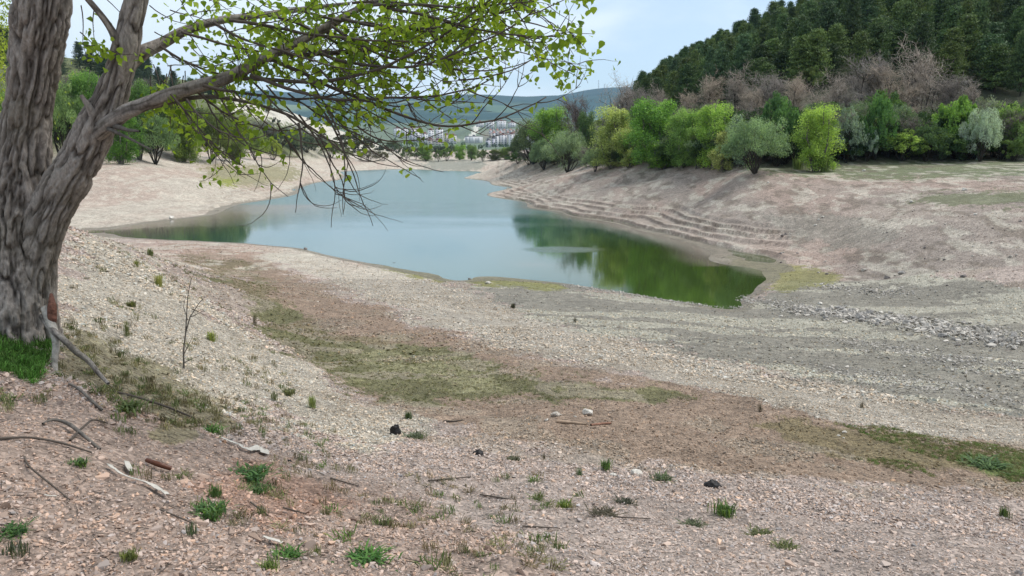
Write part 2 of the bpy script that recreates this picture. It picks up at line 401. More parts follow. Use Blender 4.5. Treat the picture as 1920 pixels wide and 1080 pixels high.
# banks further off
far_bank = (VR > 38) & (VR < 330) & (sR < 6) & (sL < 8)
put(far_bank & (PY < 430), srgb(188, 176, 163) * K, .95)
put(far_bank * sst(880, 1060, PX + 60 * w3), srgb(170, 155, 145) * K, .9)
put(far_bank * sst(880, 1060, PX) * sst(.35, .65, vn(VX / 9, VY / 9, s=91) + w1 * .4), srgb(150, 138, 130) * K, .6)
put(far_bank * sst(.4, .75, fbm(VX / 4, VY / 14, o=3, s=92)), srgb(176, 150, 138) * K, .5)
gr_r = zone([(1390, 318), (1500, 330), (1650, 338), (2100, 325), (2100, 290), (1390, 290)], 7, 45, 130)
put(gr_r, srgb(100, 112, 76) * K, .8)
put(far_bank * (PX > 930) * sst(.55, .66, fbm(VX / .8, VY / 1.6, o=5, s=97)), srgb(118, 106, 94) * K, .6)
put(far_bank * sst(.54, .66, fbm(VX / .7, VY / 1.4, o=5, s=98)), srgb(205, 196, 182) * K, .5)
put(zone([(1670, 375), (1760, 362), (2000, 355), (2000, 385), (1800, 385)], 7, 35, 80), srgb(104, 110, 78) * K, .75)
put(zone([(1400, 395), (1560, 400), (1700, 440), (1620, 470), (1480, 440)], 10, 35, 80), srgb(150, 142, 132) * K, .7)
put(zone([(380, 310), (560, 310), (560, 335), (470, 350), (390, 345)], 8, 60, 250), srgb(138, 132, 96) * K, .75)
put(zone([(405, 335), (445, 333), (450, 346), (420, 350)], 5, 60, 250), srgb(140, 145, 60) * K, .8)
put(zone([(790, 320), (900, 320), (915, 300), (800, 298)], 4, 250, 360), srgb(138, 138, 128) * K, .8)
# mossy mud by the water
moss = zone([(1360, 488), (1450, 490), (1570, 510), (1570, 535), (1470, 545), (1400, 520)], 6, 25, 60)
put(moss, srgb(136, 132, 78) * K, .8)
put(zone([(690, 490), (780, 502), (860, 522), (840, 530), (760, 518)], 4, 25, 60) + zone([(880, 520), (960, 517), (1060, 532), (1050, 545), (960, 540), (890, 535)], 5, 25, 60), srgb(134, 132, 76) * K, .85)
shore = ((VZ < 0.05) & (VZ > -3) & (VR > 20) & (VR < 330))
put(shore, srgb(140, 130, 112) * K, .7); wet = np.maximum(wet, shore * .8)
put((VZ < -0.02) & (VR > 20) & (VR < 330), srgb(74, 92, 48) * K, .9)
# hills
put(sst(-4, 3, sR + 5 * w3) * (VR < 1500) * (VR > 60), srgb(64, 70, 48) * K, .95)
put(sst(18, 30, sR + 8 * w3) * (VR < 1500) * (VR > 60), srgb(48, 48, 36) * K, .9)
put(sst(-1, 6, sL + 5 * w3) * (VR < 1500) * (VR > 60), srgb(92, 100, 62) * K, .95)
white = zone([(430, 165), (560, 180), (640, 205), (720, 232), (790, 268), (800, 296), (640, 292), (600, 270), (560, 240), (430, 205)], 8, 150, 700) * (sL > -3)
put(white, srgb(200, 193, 182) * K, .95)
put(zone([(560, 275), (800, 275), (800, 297), (560, 297)], 6, 200, 700), srgb(188, 180, 166) * K, .7)
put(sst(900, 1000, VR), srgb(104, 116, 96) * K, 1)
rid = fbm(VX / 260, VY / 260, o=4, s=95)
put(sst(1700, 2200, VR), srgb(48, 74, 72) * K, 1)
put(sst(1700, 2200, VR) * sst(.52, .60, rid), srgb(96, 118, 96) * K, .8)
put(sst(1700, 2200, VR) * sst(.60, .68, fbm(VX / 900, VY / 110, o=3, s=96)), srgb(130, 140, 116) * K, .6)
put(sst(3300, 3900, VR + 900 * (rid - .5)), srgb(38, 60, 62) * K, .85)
put(zone([(888, 236), (898, 236), (893, 255), (880, 262), (870, 262), (884, 250)], 1, 900, 2000), srgb(200, 196, 185) * K, 1)
put(zone([(905, 245), (985, 245), (985, 262), (905, 262)], 3, 900, 2000), srgb(130, 122, 110) * K, .8)
put(zone([(800, 262), (850, 258), (872, 262), (800, 268)], 2, 900, 2000), srgb(170, 160, 150) * K, .8)
# dark lips of the shore ledges: undercut shade painted into the colour
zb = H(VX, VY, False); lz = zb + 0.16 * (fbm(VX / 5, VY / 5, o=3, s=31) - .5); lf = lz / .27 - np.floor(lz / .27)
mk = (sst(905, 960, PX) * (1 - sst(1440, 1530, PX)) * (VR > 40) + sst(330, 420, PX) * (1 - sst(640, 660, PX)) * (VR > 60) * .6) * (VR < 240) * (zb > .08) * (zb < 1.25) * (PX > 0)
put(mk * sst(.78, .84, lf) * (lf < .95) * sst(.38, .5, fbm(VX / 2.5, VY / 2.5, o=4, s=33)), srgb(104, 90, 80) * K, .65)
c_chip = c.copy()
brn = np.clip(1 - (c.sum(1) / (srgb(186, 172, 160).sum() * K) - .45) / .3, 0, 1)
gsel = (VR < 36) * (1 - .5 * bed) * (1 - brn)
c = c * (1 - .24 * gsel)[:, None]  # soil between near chips darkened: shade of the gaps put into the colour

# ground material: vertex soil colour, then chips, grit and cracks from procedural textures
m, t, p = nodes('ground'); M_ground = m
g = newn(t, 'ShaderNodeNewGeometry'); at = newn(t, 'ShaderNodeAttribute', attribute_name='soil'); aw = newn(t, 'ShaderNodeAttribute', attribute_name='wet')
P0 = g.outputs['Position']
def vor(sc, feature='F1'):
    n = newn(t, 'ShaderNodeTexVoronoi', Scale=sc); n.feature = feature; t.links.new(P0, n.inputs['Vector']); return n
v1 = vor(34.0); v2 = vor(11.0); v3 = vor(3.5)
ns1 = newn(t, 'ShaderNodeTexNoise', Scale=3.0, Detail=8.0, Roughness=0.65); t.links.new(P0, ns1.inputs['Vector'])
ns2 = newn(t, 'ShaderNodeTexNoise', Scale=22.0, Detail=6.0, Roughness=0.7); t.links.new(P0, ns2.inputs['Vector'])
ns3 = newn(t, 'ShaderNodeTexNoise', Scale=0.5, Detail=6.0, Roughness=0.65); t.links.new(P0, ns3.inputs['Vector'])
def sep(n):
    s_ = newn(t, 'ShaderNodeSeparateColor'); t.links.new(n.outputs['Color'], s_.inputs[0]); return s_.outputs[0]
k = math_n(t, 'MULTIPLY', rng(t, sep(v1), 0, 1, 0.66, 1.34), rng(t, sep(v2), 0, 1, 0.84, 1.16))
k = math_n(t, 'MULTIPLY', k, rng(t, ns1.outputs['Fac'], .3, .7, 0.76, 1.24))
k = math_n(t, 'MULTIPLY', k, rng(t, ns2.outputs['Fac'], .3, .7, 0.8, 1.2))
k = math_n(t, 'MULTIPLY', k, rng(t, ns3.outputs['Fac'], .3, .7, 0.86, 1.14))
k = math_n(t, 'MULTIPLY', k, rng(t, sep(v3), 0, 1, 0.93, 1.07))
k = math_n(t, 'MULTIPLY', k, rng(t, aw.outputs['Fac'], 0, 1, 1.0, 0.72))
vm = t.nodes.new('ShaderNodeVectorMath'); vm.operation = 'SCALE'; t.links.new(at.outputs['Color'], vm.inputs[0]); t.links.new(k, vm.inputs['Scale'])
t.links.new(vm.outputs[0], p.inputs['Base Color'])
t.links.new(rng(t, aw.outputs['Fac'], 0, 1, 0.95, 0.5), p.inputs['Roughness']); p.inputs['Specular IOR Level'].default_value = 0.25
hgt = math_n(t, 'ADD', math_n(t, 'MULTIPLY', v1.outputs['Distance'], -0.6), math_n(t, 'MULTIPLY', v2.outputs['Distance'], -0.7))
hgt = math_n(t, 'ADD', hgt, math_n(t, 'MULTIPLY', ns1.outputs['Fac'], 1.6))
b = newn(t, 'ShaderNodeBump', Strength=0.9, Distance=0.05); t.links.new(hgt, b.inputs['Height']); t.links.new(b.outputs[0], p.inputs['Normal'])
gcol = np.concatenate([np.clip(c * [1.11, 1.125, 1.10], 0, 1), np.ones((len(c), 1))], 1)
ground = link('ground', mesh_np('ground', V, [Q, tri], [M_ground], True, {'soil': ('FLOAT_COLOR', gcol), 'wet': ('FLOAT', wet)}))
tag(ground, 'dry lake bed and banks of pale gravel, brown soil and grey mud with hills behind', kind='structure')

# ------------------------------------------------------------------ water
wx = np.linspace(-110, 45, 200); wy = 24 * (330 / 24) ** np.linspace(0, 1, 300)
gx, gy = np.meshgrid(wx, wy); wv = np.stack([gx.ravel(), gy.ravel(), np.zeros(gx.size)], -1)
i = np.arange(299)[:, None] * 200; j = np.arange(199)[None]
wq = np.stack([i + j, i + j + 1, i + 201 + j, i + 200 + j], -1).reshape(-1, 4)
dep = -H(wv[:, 0], wv[:, 1], False); wpx, wpy = project(wv[:, 0], wv[:, 1], wv[:, 2])
mud = np.clip(1 - sst(.10, .55, dep), 0, 1) * sst(940, 1010, wpx) * (1 - sst(1330, 1390, wpx)) * (wpy < 500) + (1 - sst(-30, -21, wv[:, 0] - .15 * (wv[:, 1] - 56))) * (wv[:, 1] < 90)  # shallow mud at left tip; right shore: bank's reflection painted into the colour
mud = np.clip(mud, 0, 1) * .9
m, t, p = nodes('lake_water')
g = newn(t, 'ShaderNodeNewGeometry'); sx = newn(t, 'ShaderNodeSeparateXYZ'); t.links.new(g.outputs['Position'], sx.inputs[0])
mpn = newn(t, 'ShaderNodeMapping'); mpn.inputs['Scale'].default_value = (0.8, 2.0, 1); t.links.new(g.outputs['Position'], mpn.inputs[0])
nw = newn(t, 'ShaderNodeTexNoise', Scale=1.6, Detail=4.0, Roughness=0.6); t.links.new(mpn.outputs[0], nw.inputs['Vector'])
mp2 = newn(t, 'ShaderNodeMapping'); mp2.inputs['Scale'].default_value = (0.02, 0.06, 1); t.links.new(g.outputs['Position'], mp2.inputs[0])
nb = newn(t, 'ShaderNodeTexNoise', Scale=1.0, Detail=3.0); t.links.new(mp2.outputs[0], nb.inputs['Vector'])
yy = math_n(t, 'ADD', sx.outputs['Y'], math_n(t, 'MULTIPLY', math_n(t, 'SUBTRACT', nb.outputs['Fac'], 0.5), 50.0))
windy = rng(t, yy, 62, 95, 0, 1)
patch = math_n(t, 'SQRT', math_n(t, 'ADD', math_n(t, 'POWER', math_n(t, 'MULTIPLY', math_n(t, 'SUBTRACT', sx.outputs['X'], 3.4), .36), 2.0), math_n(t, 'POWER', math_n(t, 'MULTIPLY', math_n(t, 'SUBTRACT', sx.outputs['Y'], 48.0), .6), 2.0)))
windy = math_n(t, 'MAXIMUM', windy, rng(t, patch, .5, 1.1, .75, 0))
# algae: green toward the shallow near end on the right and in the left corner
gr = math_n(t, 'MULTIPLY', rng(t, math_n(t, 'ADD', sx.outputs['X'], math_n(t, 'MULTIPLY', sx.outputs['Y'], -0.02)), -3, 4, 0, 1), rng(t, sx.outputs['Y'], 85, 48, 0, 1))
gl = math_n(t, 'MULTIPLY', rng(t, math_n(t, 'ADD', sx.outputs['X'], math_n(t, 'MULTIPLY', nb.outputs['Fac'], 8.0)), -8, -18, 0, 1), rng(t, sx.outputs['Y'], 90, 70, 0, 0.6))
fg = math_n(t, 'MAXIMUM', gr, gl, True); wm = newn(t, 'ShaderNodeAttribute', attribute_name='mud')
t.links.new(mixrgb(t, wm.outputs['Fac'], mixrgb(t, fg, (0.05, 0.125, 0.115), (0.036, 0.062, 0.014)), (0.17, 0.145, 0.115)), p.inputs['Base Color'])
t.links.new(rng(t, windy, 0, 1, 0.03, 0.22), p.inputs['Roughness'])
p.inputs['IOR'].default_value = 1.33; p.inputs['Specular IOR Level'].default_value = 0.5
b = newn(t, 'ShaderNodeBump', Distance=0.05); t.links.new(nw.outputs['Fac'], b.inputs['Height'])
t.links.new(rng(t, windy, 0, 1, 0.03, 0.6), b.inputs['Strength']); t.links.new(b.outputs[0], p.inputs['Normal'])
water = link('lake_water', mesh_np('lake_water', wv, wq, [m], True, {'mud': ('FLOAT', mud)}))
tag(water, 'calm green and blue reservoir water between the dry banks', kind='structure')

# ------------------------------------------------------------------ plant builders
def cards(mb, C, size, up=0.0, aspect=1.6, tone=None, flat=0.0):
    """leaf-sized rhombic faces at the points C; up 0..1 turns their long axis upward, flat lays them level"""
    n = len(C); size = np.broadcast_to(size, (n,))[:, None]
    a = rs.randn(n, 3); a[:, 2] += up * 3; a /= np.linalg.norm(a, axis=1)[:, None]
    b = rs.randn(n, 3); b[:, 2] *= (1 - flat); b = np.cross(a, b); b /= np.linalg.norm(b, axis=1)[:, None] + 1e-9
    V = np.stack([C - a * size * .5, C + b * size * .5 / aspect, C + a * size * .5, C - b * size * .5 / aspect], 1).reshape(-1, 3)
    Q = np.arange(4 * n).reshape(n, 4)
    mb.add(V, None, Q, np.repeat(tone if tone is not None else rs.rand(n), 4))
def strips(mb, P0_, P1_, w0, w1, tone=None):
    """thin tapering twigs, each a three-sided sliver"""
    d = P1_ - P0_; d /= np.linalg.norm(d, axis=1)[:, None] + 1e-9
    u = np.cross(d, rs.randn(len(d), 3)); u /= np.linalg.norm(u, axis=1)[:, None] + 1e-9; v = np.cross(d, u)
    w0 = np.broadcast_to(w0, (len(d),))[:, None]; w1 = np.broadcast_to(w1, (len(d),))[:, None]
    A = [P0_ + u * w0, P0_ - .5 * u * w0 + .87 * v * w0, P0_ - .5 * u * w0 - .87 * v * w0, P1_ + u * w1, P1_ - .5 * u * w1 + .87 * v * w1, P1_ - .5 * u * w1 - .87 * v * w1]
    V = np.stack(A, 1).reshape(-1, 3); n = len(d); o = np.arange(n)[:, None] * 6
    Q = np.concatenate([o + np.array([[0, 1, 4, 3]]), o + np.array([[1, 2, 5, 4]]), o + np.array([[2, 0, 3, 5]])])
    mb.add(V, None, Q, np.repeat(tone if tone is not None else rs.rand(n), 6))
def limb(mb, a, b_, r0, r1, bend=.1, k=5, n=6):
    a = np.array(a, float); b_ = np.array(b_, float); L_ = np.linalg.norm(b_ - a)
    tt = np.linspace(0, 1, n)[:, None]; off = rs.randn(3) * bend * L_
    P = a + (b_ - a) * tt + off * np.sin(tt * np.pi) + rs.randn(n, 3) * .015 * L_ * np.sin(tt * np.pi)
    mb.tube(P, np.linspace(r0, r1, n), k); return P
def ball(n, hollow=.35):
    d = rs.randn(n, 3); d /= np.linalg.norm(d, axis=1)[:, None]
    return d * (hollow + (1 - hollow) * rs.rand(n, 1) ** .6)

def proto_poplar(h=9., w=5., n=24000, seedw=0, slim=False):
    T, C = MB(), MB()
    heads = []
    nl = 7 if not slim else 3
    for q in range(nl):
        a = q * 2.4 + rs.rand(); rr = w * (.10 + .26 * rs.rand()); top = h * (.72 + .26 * rs.rand()) * (1 - .25 * rr / w)
        b0 = np.array([.12 * math.cos(a) * (q > 0), .12 * math.sin(a) * (q > 0), 0.0])
        P = limb(T, b0, (rr * math.cos(a), rr * math.sin(a), top), .12, .02, .05, 6, 9)
        heads.append((P, rr))
    ncl = 120 if not slim else 60
    per = n // ncl
    for q in range(ncl):
        P, rr = heads[rs.randint(nl)]; f = .13 + .87 * rs.rand() ** .85; i0 = f * (len(P) - 1); b0 = P[int(i0)]
        prof = math.sin(min(1, (1.12 - f) * 1.9) * 1.57) * w * .30
        d = rs.randn(3); d[2] = abs(d[2]) * .5; d /= np.linalg.norm(d)
        c0 = b0 + d * prof * rs.rand() ** .5; c0[2] = min(c0[2], h * .98)
        T.tube(np.array([b0, (b0 + c0) / 2 + [0, 0, -.05], c0]), [.03, .02, .01], 3)
        rc = w * (.04 + .10 * rs.rand())
        pts = ball(per) * [rc, rc, rc * 1.7] + c0 + rs.randn(per, 3) * .12
        cards(C, pts, .09 + .10 * rs.rand(per), .35, 1.6, np.clip(.5 + .22 * rs.randn() + .25 * rs.randn(per), 0, 1))
    return T.mesh('poplar_trunk', [M_bark]), C.mesh('poplar_crown', [M_leaf]), h, w
def proto_round(h=6., w=7., n=24000, base=.04, up=.5, size=.16, lumps=170, stemr=.09):
    """rounded shrub or low willow"""
    T, C = MB(), MB(); per = n // lumps
    for q in range(9):
        a = q * 2.4; e = .5 + .5 * rs.rand()
        limb(T, (.1 * math.cos(a), .1 * math.sin(a), 0), (w * .32 * math.cos(a) * e, w * .32 * math.sin(a) * e, h * (.55 + .3 * rs.rand())), stemr, .02, .08, 5, 6)
    for q in range(lumps):
        d = rs.randn(3); d[2] = abs(d[2]) * 1.1 - .25; d /= np.linalg.norm(d); f = .5 + .5 * rs.rand() ** .5
        wob = 1 + .22 * math.sin(3 * math.atan2(d[1], d[0]) + w) * (1 - abs(d[2]))
        c0 = np.array([d[0] * w * .43 * f * wob, d[1] * w * .43 * f * wob, h * (.45 + base * .5) + d[2] * h * .46 * f])
        c0[2] = max(c0[2], h * base)
        c0 = c0 * (1 + [.10, .10, .06] * rs.randn(3)); rc = h * (.04 + .10 * rs.rand())
        pts = ball(per) * [rc, rc, rc * 1.1] + c0 + d * rc * .3
        cards(C, pts, size * (.6 + .8 * rs.rand(per)), up, 2.2, np.clip(.45 + .2 * rs.randn() + .22 * rs.randn(per), 0, 1))
        if q % 3 == 0: T.tube(np.array([c0 * [.2, .2, .5], c0 * [.7, .7, .8], c0]), [.03, .02, .008], 3)
    return T.mesh('willow_stems', [M_darkbark]), C.mesh('willow_foliage', [M_leaf]), h, w
def proto_bare(h=7., w=6., seeds=3, n=1700):
    T, C = MB(), MB(); tips = []
    for q in range(5):
        a = q * 1.3 + rs.rand(); e = .25 + .5 * rs.rand()
        P = limb(T, (.08 * math.cos(a), .08 * math.sin(a), 0), (w * .35 * math.cos(a) * e, w * .35 * math.sin(a) * e, h * (.6 + .3 * rs.rand())), .09, .03, .07, 5, 8)
        for k_ in range(9):
            b0 = P[2 + rs.randint(6)]; d = rs.randn(3); d[2] = abs(d[2]) + .6; d /= np.linalg.norm(d)
            e1 = b0 + d * h * (.16 + .18 * rs.rand()); T.tube(np.array([b0, (b0 + e1) / 2 + rs.randn(3) * .08, e1]), [.035, .025, .015], 4)
            for s_ in np.linspace(.3, 1, 6): tips.append(b0 + (e1 - b0) * s_)
    tips = np.array(tips)
    lvl = tips
    for L_, cnt, ww in ((.85, n // 3, .016), (.55, n, .010), (.35, n, .008)):
        s_ = lvl[rs.randint(len(lvl), size=cnt)]; d = rs.randn(cnt, 3) + np.array([0, 0, .7]) + s_ * [.12, .12, 0]; d /= np.linalg.norm(d, axis=1)[:, None]
        e_ = s_ + d * L_ * (.5 + rs.rand(cnt, 1))
        strips(C, s_, e_, ww * 1.3, ww * .6); lvl = np.vstack([s_ + (e_ - s_) * .6, e_])
    return T.mesh('bare_trunk', [M_darkbark]), C.mesh('bare_crown', [M_twig]), h, w
def proto_pine(h=8., w=5., n=8000):
    T, C = MB(), MB()
    limb(T, (0, 0, 0), (rs.randn() * .2, rs.randn() * .2, h * .97), .14, .03, .02, 6, 10)
    nb_ = 64; per = n // nb_
    for q in range(nb_):
        f = .12 + .86 * (q / nb_) ** .9; z = h * f; a = q * 2.4 + rs.rand() * .8
        L_ = w * .5 * (1.06 - f) ** .75 * (.65 + .5 * rs.rand()) * (1 if f > .2 else .8)
        e = np.array([L_ * math.cos(a), L_ * math.sin(a), z + L_ * (.30 * f - .02) + rs.randn() * .1]); s0 = np.array([0, 0, z])
        T.tube(np.array([s0, (s0 + e) / 2 - [0, 0, .05], e]), [.04, .03, .01], 3)
        s_ = .25 + .78 * rs.rand(per, 1) ** .7; pts = s0 + (e - s0) * s_ + rs.randn(per, 3) * [.30, .30, .16] * (.5 + .5 * s_)
        cards(C, pts, .16 + .16 * rs.rand(per), .5, 2.4, np.clip(.4 + .2 * rs.randn() + .2 * rs.randn(per) + .25 * (pts[:, 2] > z + .1), 0, 1))
    return T.mesh('pine_trunk', [M_darkbark]), C.mesh('pine_crown', [M_needle]), h, w
PROTO = {
    'poplar': [proto_poplar(), proto_poplar(9, 4.6), proto_poplar(9, 5.4)],
    'slim': [proto_poplar(7, 2.6, 10000, slim=True), proto_poplar(7, 3.0, 10000, slim=True)],
    'willow': [proto_round(), proto_round(6, 6.5, up=.7), proto_round(5.5, 7, up=.4)],
    'shrub': [proto_round(4, 5, 9000, .05, .3, .17, 90, .05), proto_round(4, 4.6, 9000, .05, .3, .2, 70, .05), proto_round(4.4, 5, 9000, .05, .2, .18, 110, .05)],
    'fine': [proto_round(10, 9, 60000, .05, .3, .075, 420, .12)],
    'bare': [proto_bare(), proto_bare(7, 5.5), proto_bare(6.5, 7)],
    'pine': [proto_pine(), proto_pine(8, 4.4), proto_pine(8.6, 5.4), proto_pine(7.4, 5.0)],
    'tiny': [proto_round(2, 2.6, 700, .02, .3, .3, 20, .03), proto_round(2, 2.4, 700, .02, .3, .3, 20, .03)],
}
NAMES = {'poplar': ('poplar_tree', 'trunk', 'crown', 'tree'), 'slim': ('poplar_tree', 'trunk', 'crown', 'tree'), 'willow': ('willow_tree', 'stem', 'foliage', 'willow'),
         'fine': ('willow_tree', 'stem', 'foliage', 'willow'), 'shrub': ('shrub', 'stem', 'foliage', 'shrub'), 'bare': ('bare_tree', 'trunk', 'branches', 'bare tree'), 'pine': ('pine_tree', 'trunk', 'crown', 'pine'), 'tiny': ('shrub', 'stem', 'foliage', 'shrub')}
def plant(kind, loc, h, w, col, label, group=None, var=None, parts=True):
    ps = PROTO[kind]; tm, cm, h0, w0 = ps[rnd.randrange(len(ps)) if var is None else var % len(ps)]
    nm, tn, cn, cat = NAMES[kind]
    rot = (rnd.uniform(-.04, .04), rnd.uniform(-.04, .04), rnd.uniform(0, 6.28))
    j = 1 + rnd.uniform(-.1, .1)
    hv_ = srgb(*col); gm_ = hv_.mean(); hv_ = (gm_ + (hv_ - gm_) * (.88 if kind in ('pine', 'fine') else .76)) * (1.05 if kind == 'pine' else 1.15)
    cc = tuple(float(v) * j for v in hv_) + (1,)
    if parts:
        r_ = empty(nm, loc, label, cat, group); a = link(tn, tm, r_); a.color = cc; b_ = link(cn, cm, r_); b_.color = cc
    else:
        r_ = link(nm, cm, None, loc); r_.color = cc; tag(r_, label, cat, group)
    r_.rotation_euler = rot; r_.scale = (w / w0, w / w0, h / h0)
    return r_
def plant_px(kind, px, by, ty, wpx, col, label, group=None, var=None, sink=.1, tmin=20, parts=True, d=None):
    """stands where the ground is seen at (px, by); as tall as it looks from there"""
    if d is None:
        x, y, z = hit(px, by, tmin)
    else:
        a, b_, c_ = ray(px, by); y = d; x = a / b_ * d; z = Hs(x, y)
    t0 = y / ray(px, ty)[1]; zt = EYE + ray(px, ty)[2] * t0
    h = max(zt - z, .5); w = wpx / FPX * y
    return plant(kind, (x, y, z - sink), h + sink, w, col, label, group, var, parts)

YG, BG, DG, GG, OL = (158, 172, 92), (122, 154, 82), (88, 118, 68), (132, 154, 120), (104, 122, 84)
SV, BR_, PG = (150, 170, 158), (112, 100, 92), (165, 172, 98)
RB = [
 ('willow',1002,308,222,86,OL,'dark olive tree at the left end of the right bank treeline'),
 ('poplar',1036,300,192,80,(120,160,50),'bright green tree beside the first brown bare tree of the right bank'),
 ('bare',1080,299,190,74,(118,98,88),'purplish brown bare tree between two yellow green trees'),
 ('willow',1064,323,246,76,GG,'grey green willow low on the slope, leaning over a gully'),
 ('willow',1020,318,262,52,(110,136,100),'small grey green willow left of the leaning willow'),
 ('willow',1116,322,278,44,GG,'smallest grey green willow bush near the foot of the gullies'),
 ('poplar',1100,306,196,42,DG,'narrow dark green tree left of the yellow green poplar'),
 ('poplar',1146,316,192,84,YG,'yellow green poplar left of the tallest poplar'),
 ('slim',1180,314,215,44,(150,165,80),'thin pale poplar squeezed against the tallest poplar'),
 ('poplar',1222,315,170,112,(112,160,56),'tallest bright green poplar of the right bank'),
 ('poplar',1280,315,196,66,(118,156,66),'mid green poplar just right of the tallest one'),
 ('slim',1240,318,252,60,(112,152,44),'low leafy poplar with pale leaning trunks'),
 ('poplar',1306,317,228,56,(112,148,58),'shorter green poplar behind the pale young one'),
 ('poplar',1338,317,184,82,(134,172,56),'rounded bright green poplar above the pale young tree'),
 ('slim',1356,322,218,50,PG,'pale yellowish young poplar with a bent bare trunk'),
 ('willow',1416,325,222,112,(122,150,108),'big rounded grey green willow standing alone on the bank edge'),
 ('shrub',1455,312,180,76,(84,124,66),'green leafy shrub rising behind the rounded willow'),
 ('slim',1390,312,198,50,(128,150,128),'silvery slender tree behind the rounded willow'),
 ('shrub',1492,314,228,60,(60,92,48),'dark green shrub between rounded willow and yellow green tree'),
 ('poplar',1528,322,188,82,(146,178,60),'lone yellow green tree with several stems on the grass edge'),
 ('shrub',1586,306,205,56,(126,146,132),'silvery grey shrub right of the lone yellow green tree'),
 ('shrub',1640,300,178,64,(78,122,58),'upright green shrub under the tallest brown trees'),
 ('shrub',1626,303,240,38,SV,'small bluish silver bush low in the thicket'),
 ('shrub',1690,302,244,88,(142,172,66),'spreading shrub with lime green leaf layers'),
 ('shrub',1735,303,232,80,(86,116,70),'dull green shrub right of the lime green one'),
 ('shrub',1790,298,186,84,(118,160,54),'tall bright green shrub beside the silver tree'),
 ('willow',1838,303,204,66,(160,178,168),'silver leaved tree standing in front of the thicket'),
 ('shrub',1886,296,196,84,(120,152,70),'green bushy tree at the right edge of the photo'),
 ('shrub',1902,303,264,38,(126,154,74),'small light green bush at the right edge'),
 ('shrub',1560,300,240,60,(56,82,48),'very dark shrub behind the lone yellow green tree'),
 ('shrub',1664,296,222,80,(64,92,56),'dark green shrub above the lime green one'),
 ('shrub',1598,302,262,70,(58,88,50),'low dark shrub at the grass edge under the silvery one'),
 ('shrub',1840,292,184,70,(128,140,120),'greyish shrub behind the silver leaved tree'),
 ('shrub',1955,300,205,90,BG,'bushy tree just beyond the right edge'),
 ('willow',1170,312,268,60,(62,78,50),'dark undergrowth bush at the foot of the yellow green poplar'),
 ('willow',1270,311,262,70,(60,84,48),'dark bush between the poplar trunks'),
 ('willow',1320,314,272,50,(64,84,50),'dark bush behind the pale bent trunk'),
]
for i_, a in enumerate(RB): plant_px(a[0], a[1], a[2], a[3], a[4] * (1.18 if a[0] in ('poplar', 'slim') else 1.06), a[5], a[6], group='trees along the right bank', var=i_, tmin=40)
BB = [(1165,262,160,84,'brown bare tree standing out against the sky at the end of the pine hill'),(1196,250,165,60,'brown bare tree between skyline and tallest poplar'),
 (1330,232,150,74,'grey brown bare tree behind the bright rounded poplar'),(1385,230,142,84,'brown bare tree below the pine wood, above the rounded willow'),(1440,228,140,84,'twiggy brown tree left of the small lime tree'),
 (1488,235,152,74,'low brown tree beneath the small lime tree'),(1562,238,150,84,'brown bare tree right of the small lime tree'),(1625,232,106,96,'tall brown bare tree, left one of the highest pair'),
 (1650,240,132,110,'wide brown bare tree between the highest pair'),(1722,238,102,112,'tallest brown bare tree on the slope'),(1768,236,142,92,'brown bare tree right of the tallest one'),
 (1690,245,160,90,'dense brown thicket tree below the tallest one'),(1808,240,164,64,'short greyish bare tree at the right of the brown belt'),(1600,252,172,80,'brown bare tree just above the silvery shrub'),
 (1290,245,180,60,'grey bare tree peeping between two poplars'),(1530,250,180,80,'brown bare tree behind the lone yellow green tree'),(1868,248,190,60,'pale bare bush near the right edge'),(1410,250,175,80,'brown bare tree directly behind the rounded willow'),(1235,240,170,50,'bare tree behind the top of the tallest poplar'),
 (1780,262,200,80,'brown bare bush behind the tall bright shrub'),(1690,268,206,90,'brown bush behind the lime green shrub')]
for i_, (px, by, ty, w_, lb) in enumerate(BB): plant_px('bare', px, by, ty, w_ * .95, [(158,144,128),(140,130,120),(168,150,128)][i_ % 3], lb, 'bare brown trees on the slope', i_, tmin=60)
plant_px('shrub', 1518, 170, 126, 40, (134,150,78), 'small lime green tree showing above the brown trees', tmin=60)

UN = [('shrub', 'dark green undergrowth bush filling the gap behind the right bank trees'), ('bare', 'brown leafless bush in the undergrowth behind the right bank trees'), ('willow', 'grey green undergrowth bush behind the right bank trees')]
for k_ in range(84):
    px = (1150 + 800 * (k_ + rnd.random()) / 60) if k_ < 60 else (970 + 520 * (k_ - 60 + rnd.random()) / 24); by = rnd.uniform(255, 303) if k_ < 60 else rnd.uniform(300, 311); kd, lb = UN[[0, 1, 0, 2, 0][k_ % 5]]
    x, y, z = hit(px, by, 60)
    plant(kd, (x, y, z - .2), rnd.uniform(2.6, 4.8) * (1 if k_ < 60 else .8), rnd.uniform(4.0, 6.5), {'shrub': rnd.choice([(66,98,50),(56,84,46),(84,116,56),(100,128,60)]), 'bare': (120,108,98), 'willow': (104,126,96)}[kd], lb, 'undergrowth behind the right bank: ' + {'shrub':'green bushes','bare':'leafless bushes','willow':'grey green bushes'}[kd], k_)
# pines of the wood on the right hill
cand = []
for gy_ in np.arange(70, 330, 3.8):
    for gx_ in np.arange(-10, 190, 3.8):
        cand.append((gx_ + rnd.uniform(-1.7, 1.7), gy_ + rnd.uniform(-1.7, 1.7)))
cx = np.array([q[0] for q in cand]); cy = np.array([q[1] for q in cand]); cz = H(cx, cy)
cs = seg_dist(cx, cy, FOOT_R); qx, qy = project(cx, cy, cz); _, qt = project(cx, cy, cz + 7.5)
lim = np.interp(qx, [1150, 1210, 1300, 1480, 1600, 1780, 1920], [150, 205, 195, 175, 150, 170, 215])
ok = (cs > 12) & (qy < lim + 12) & (cy > 60)
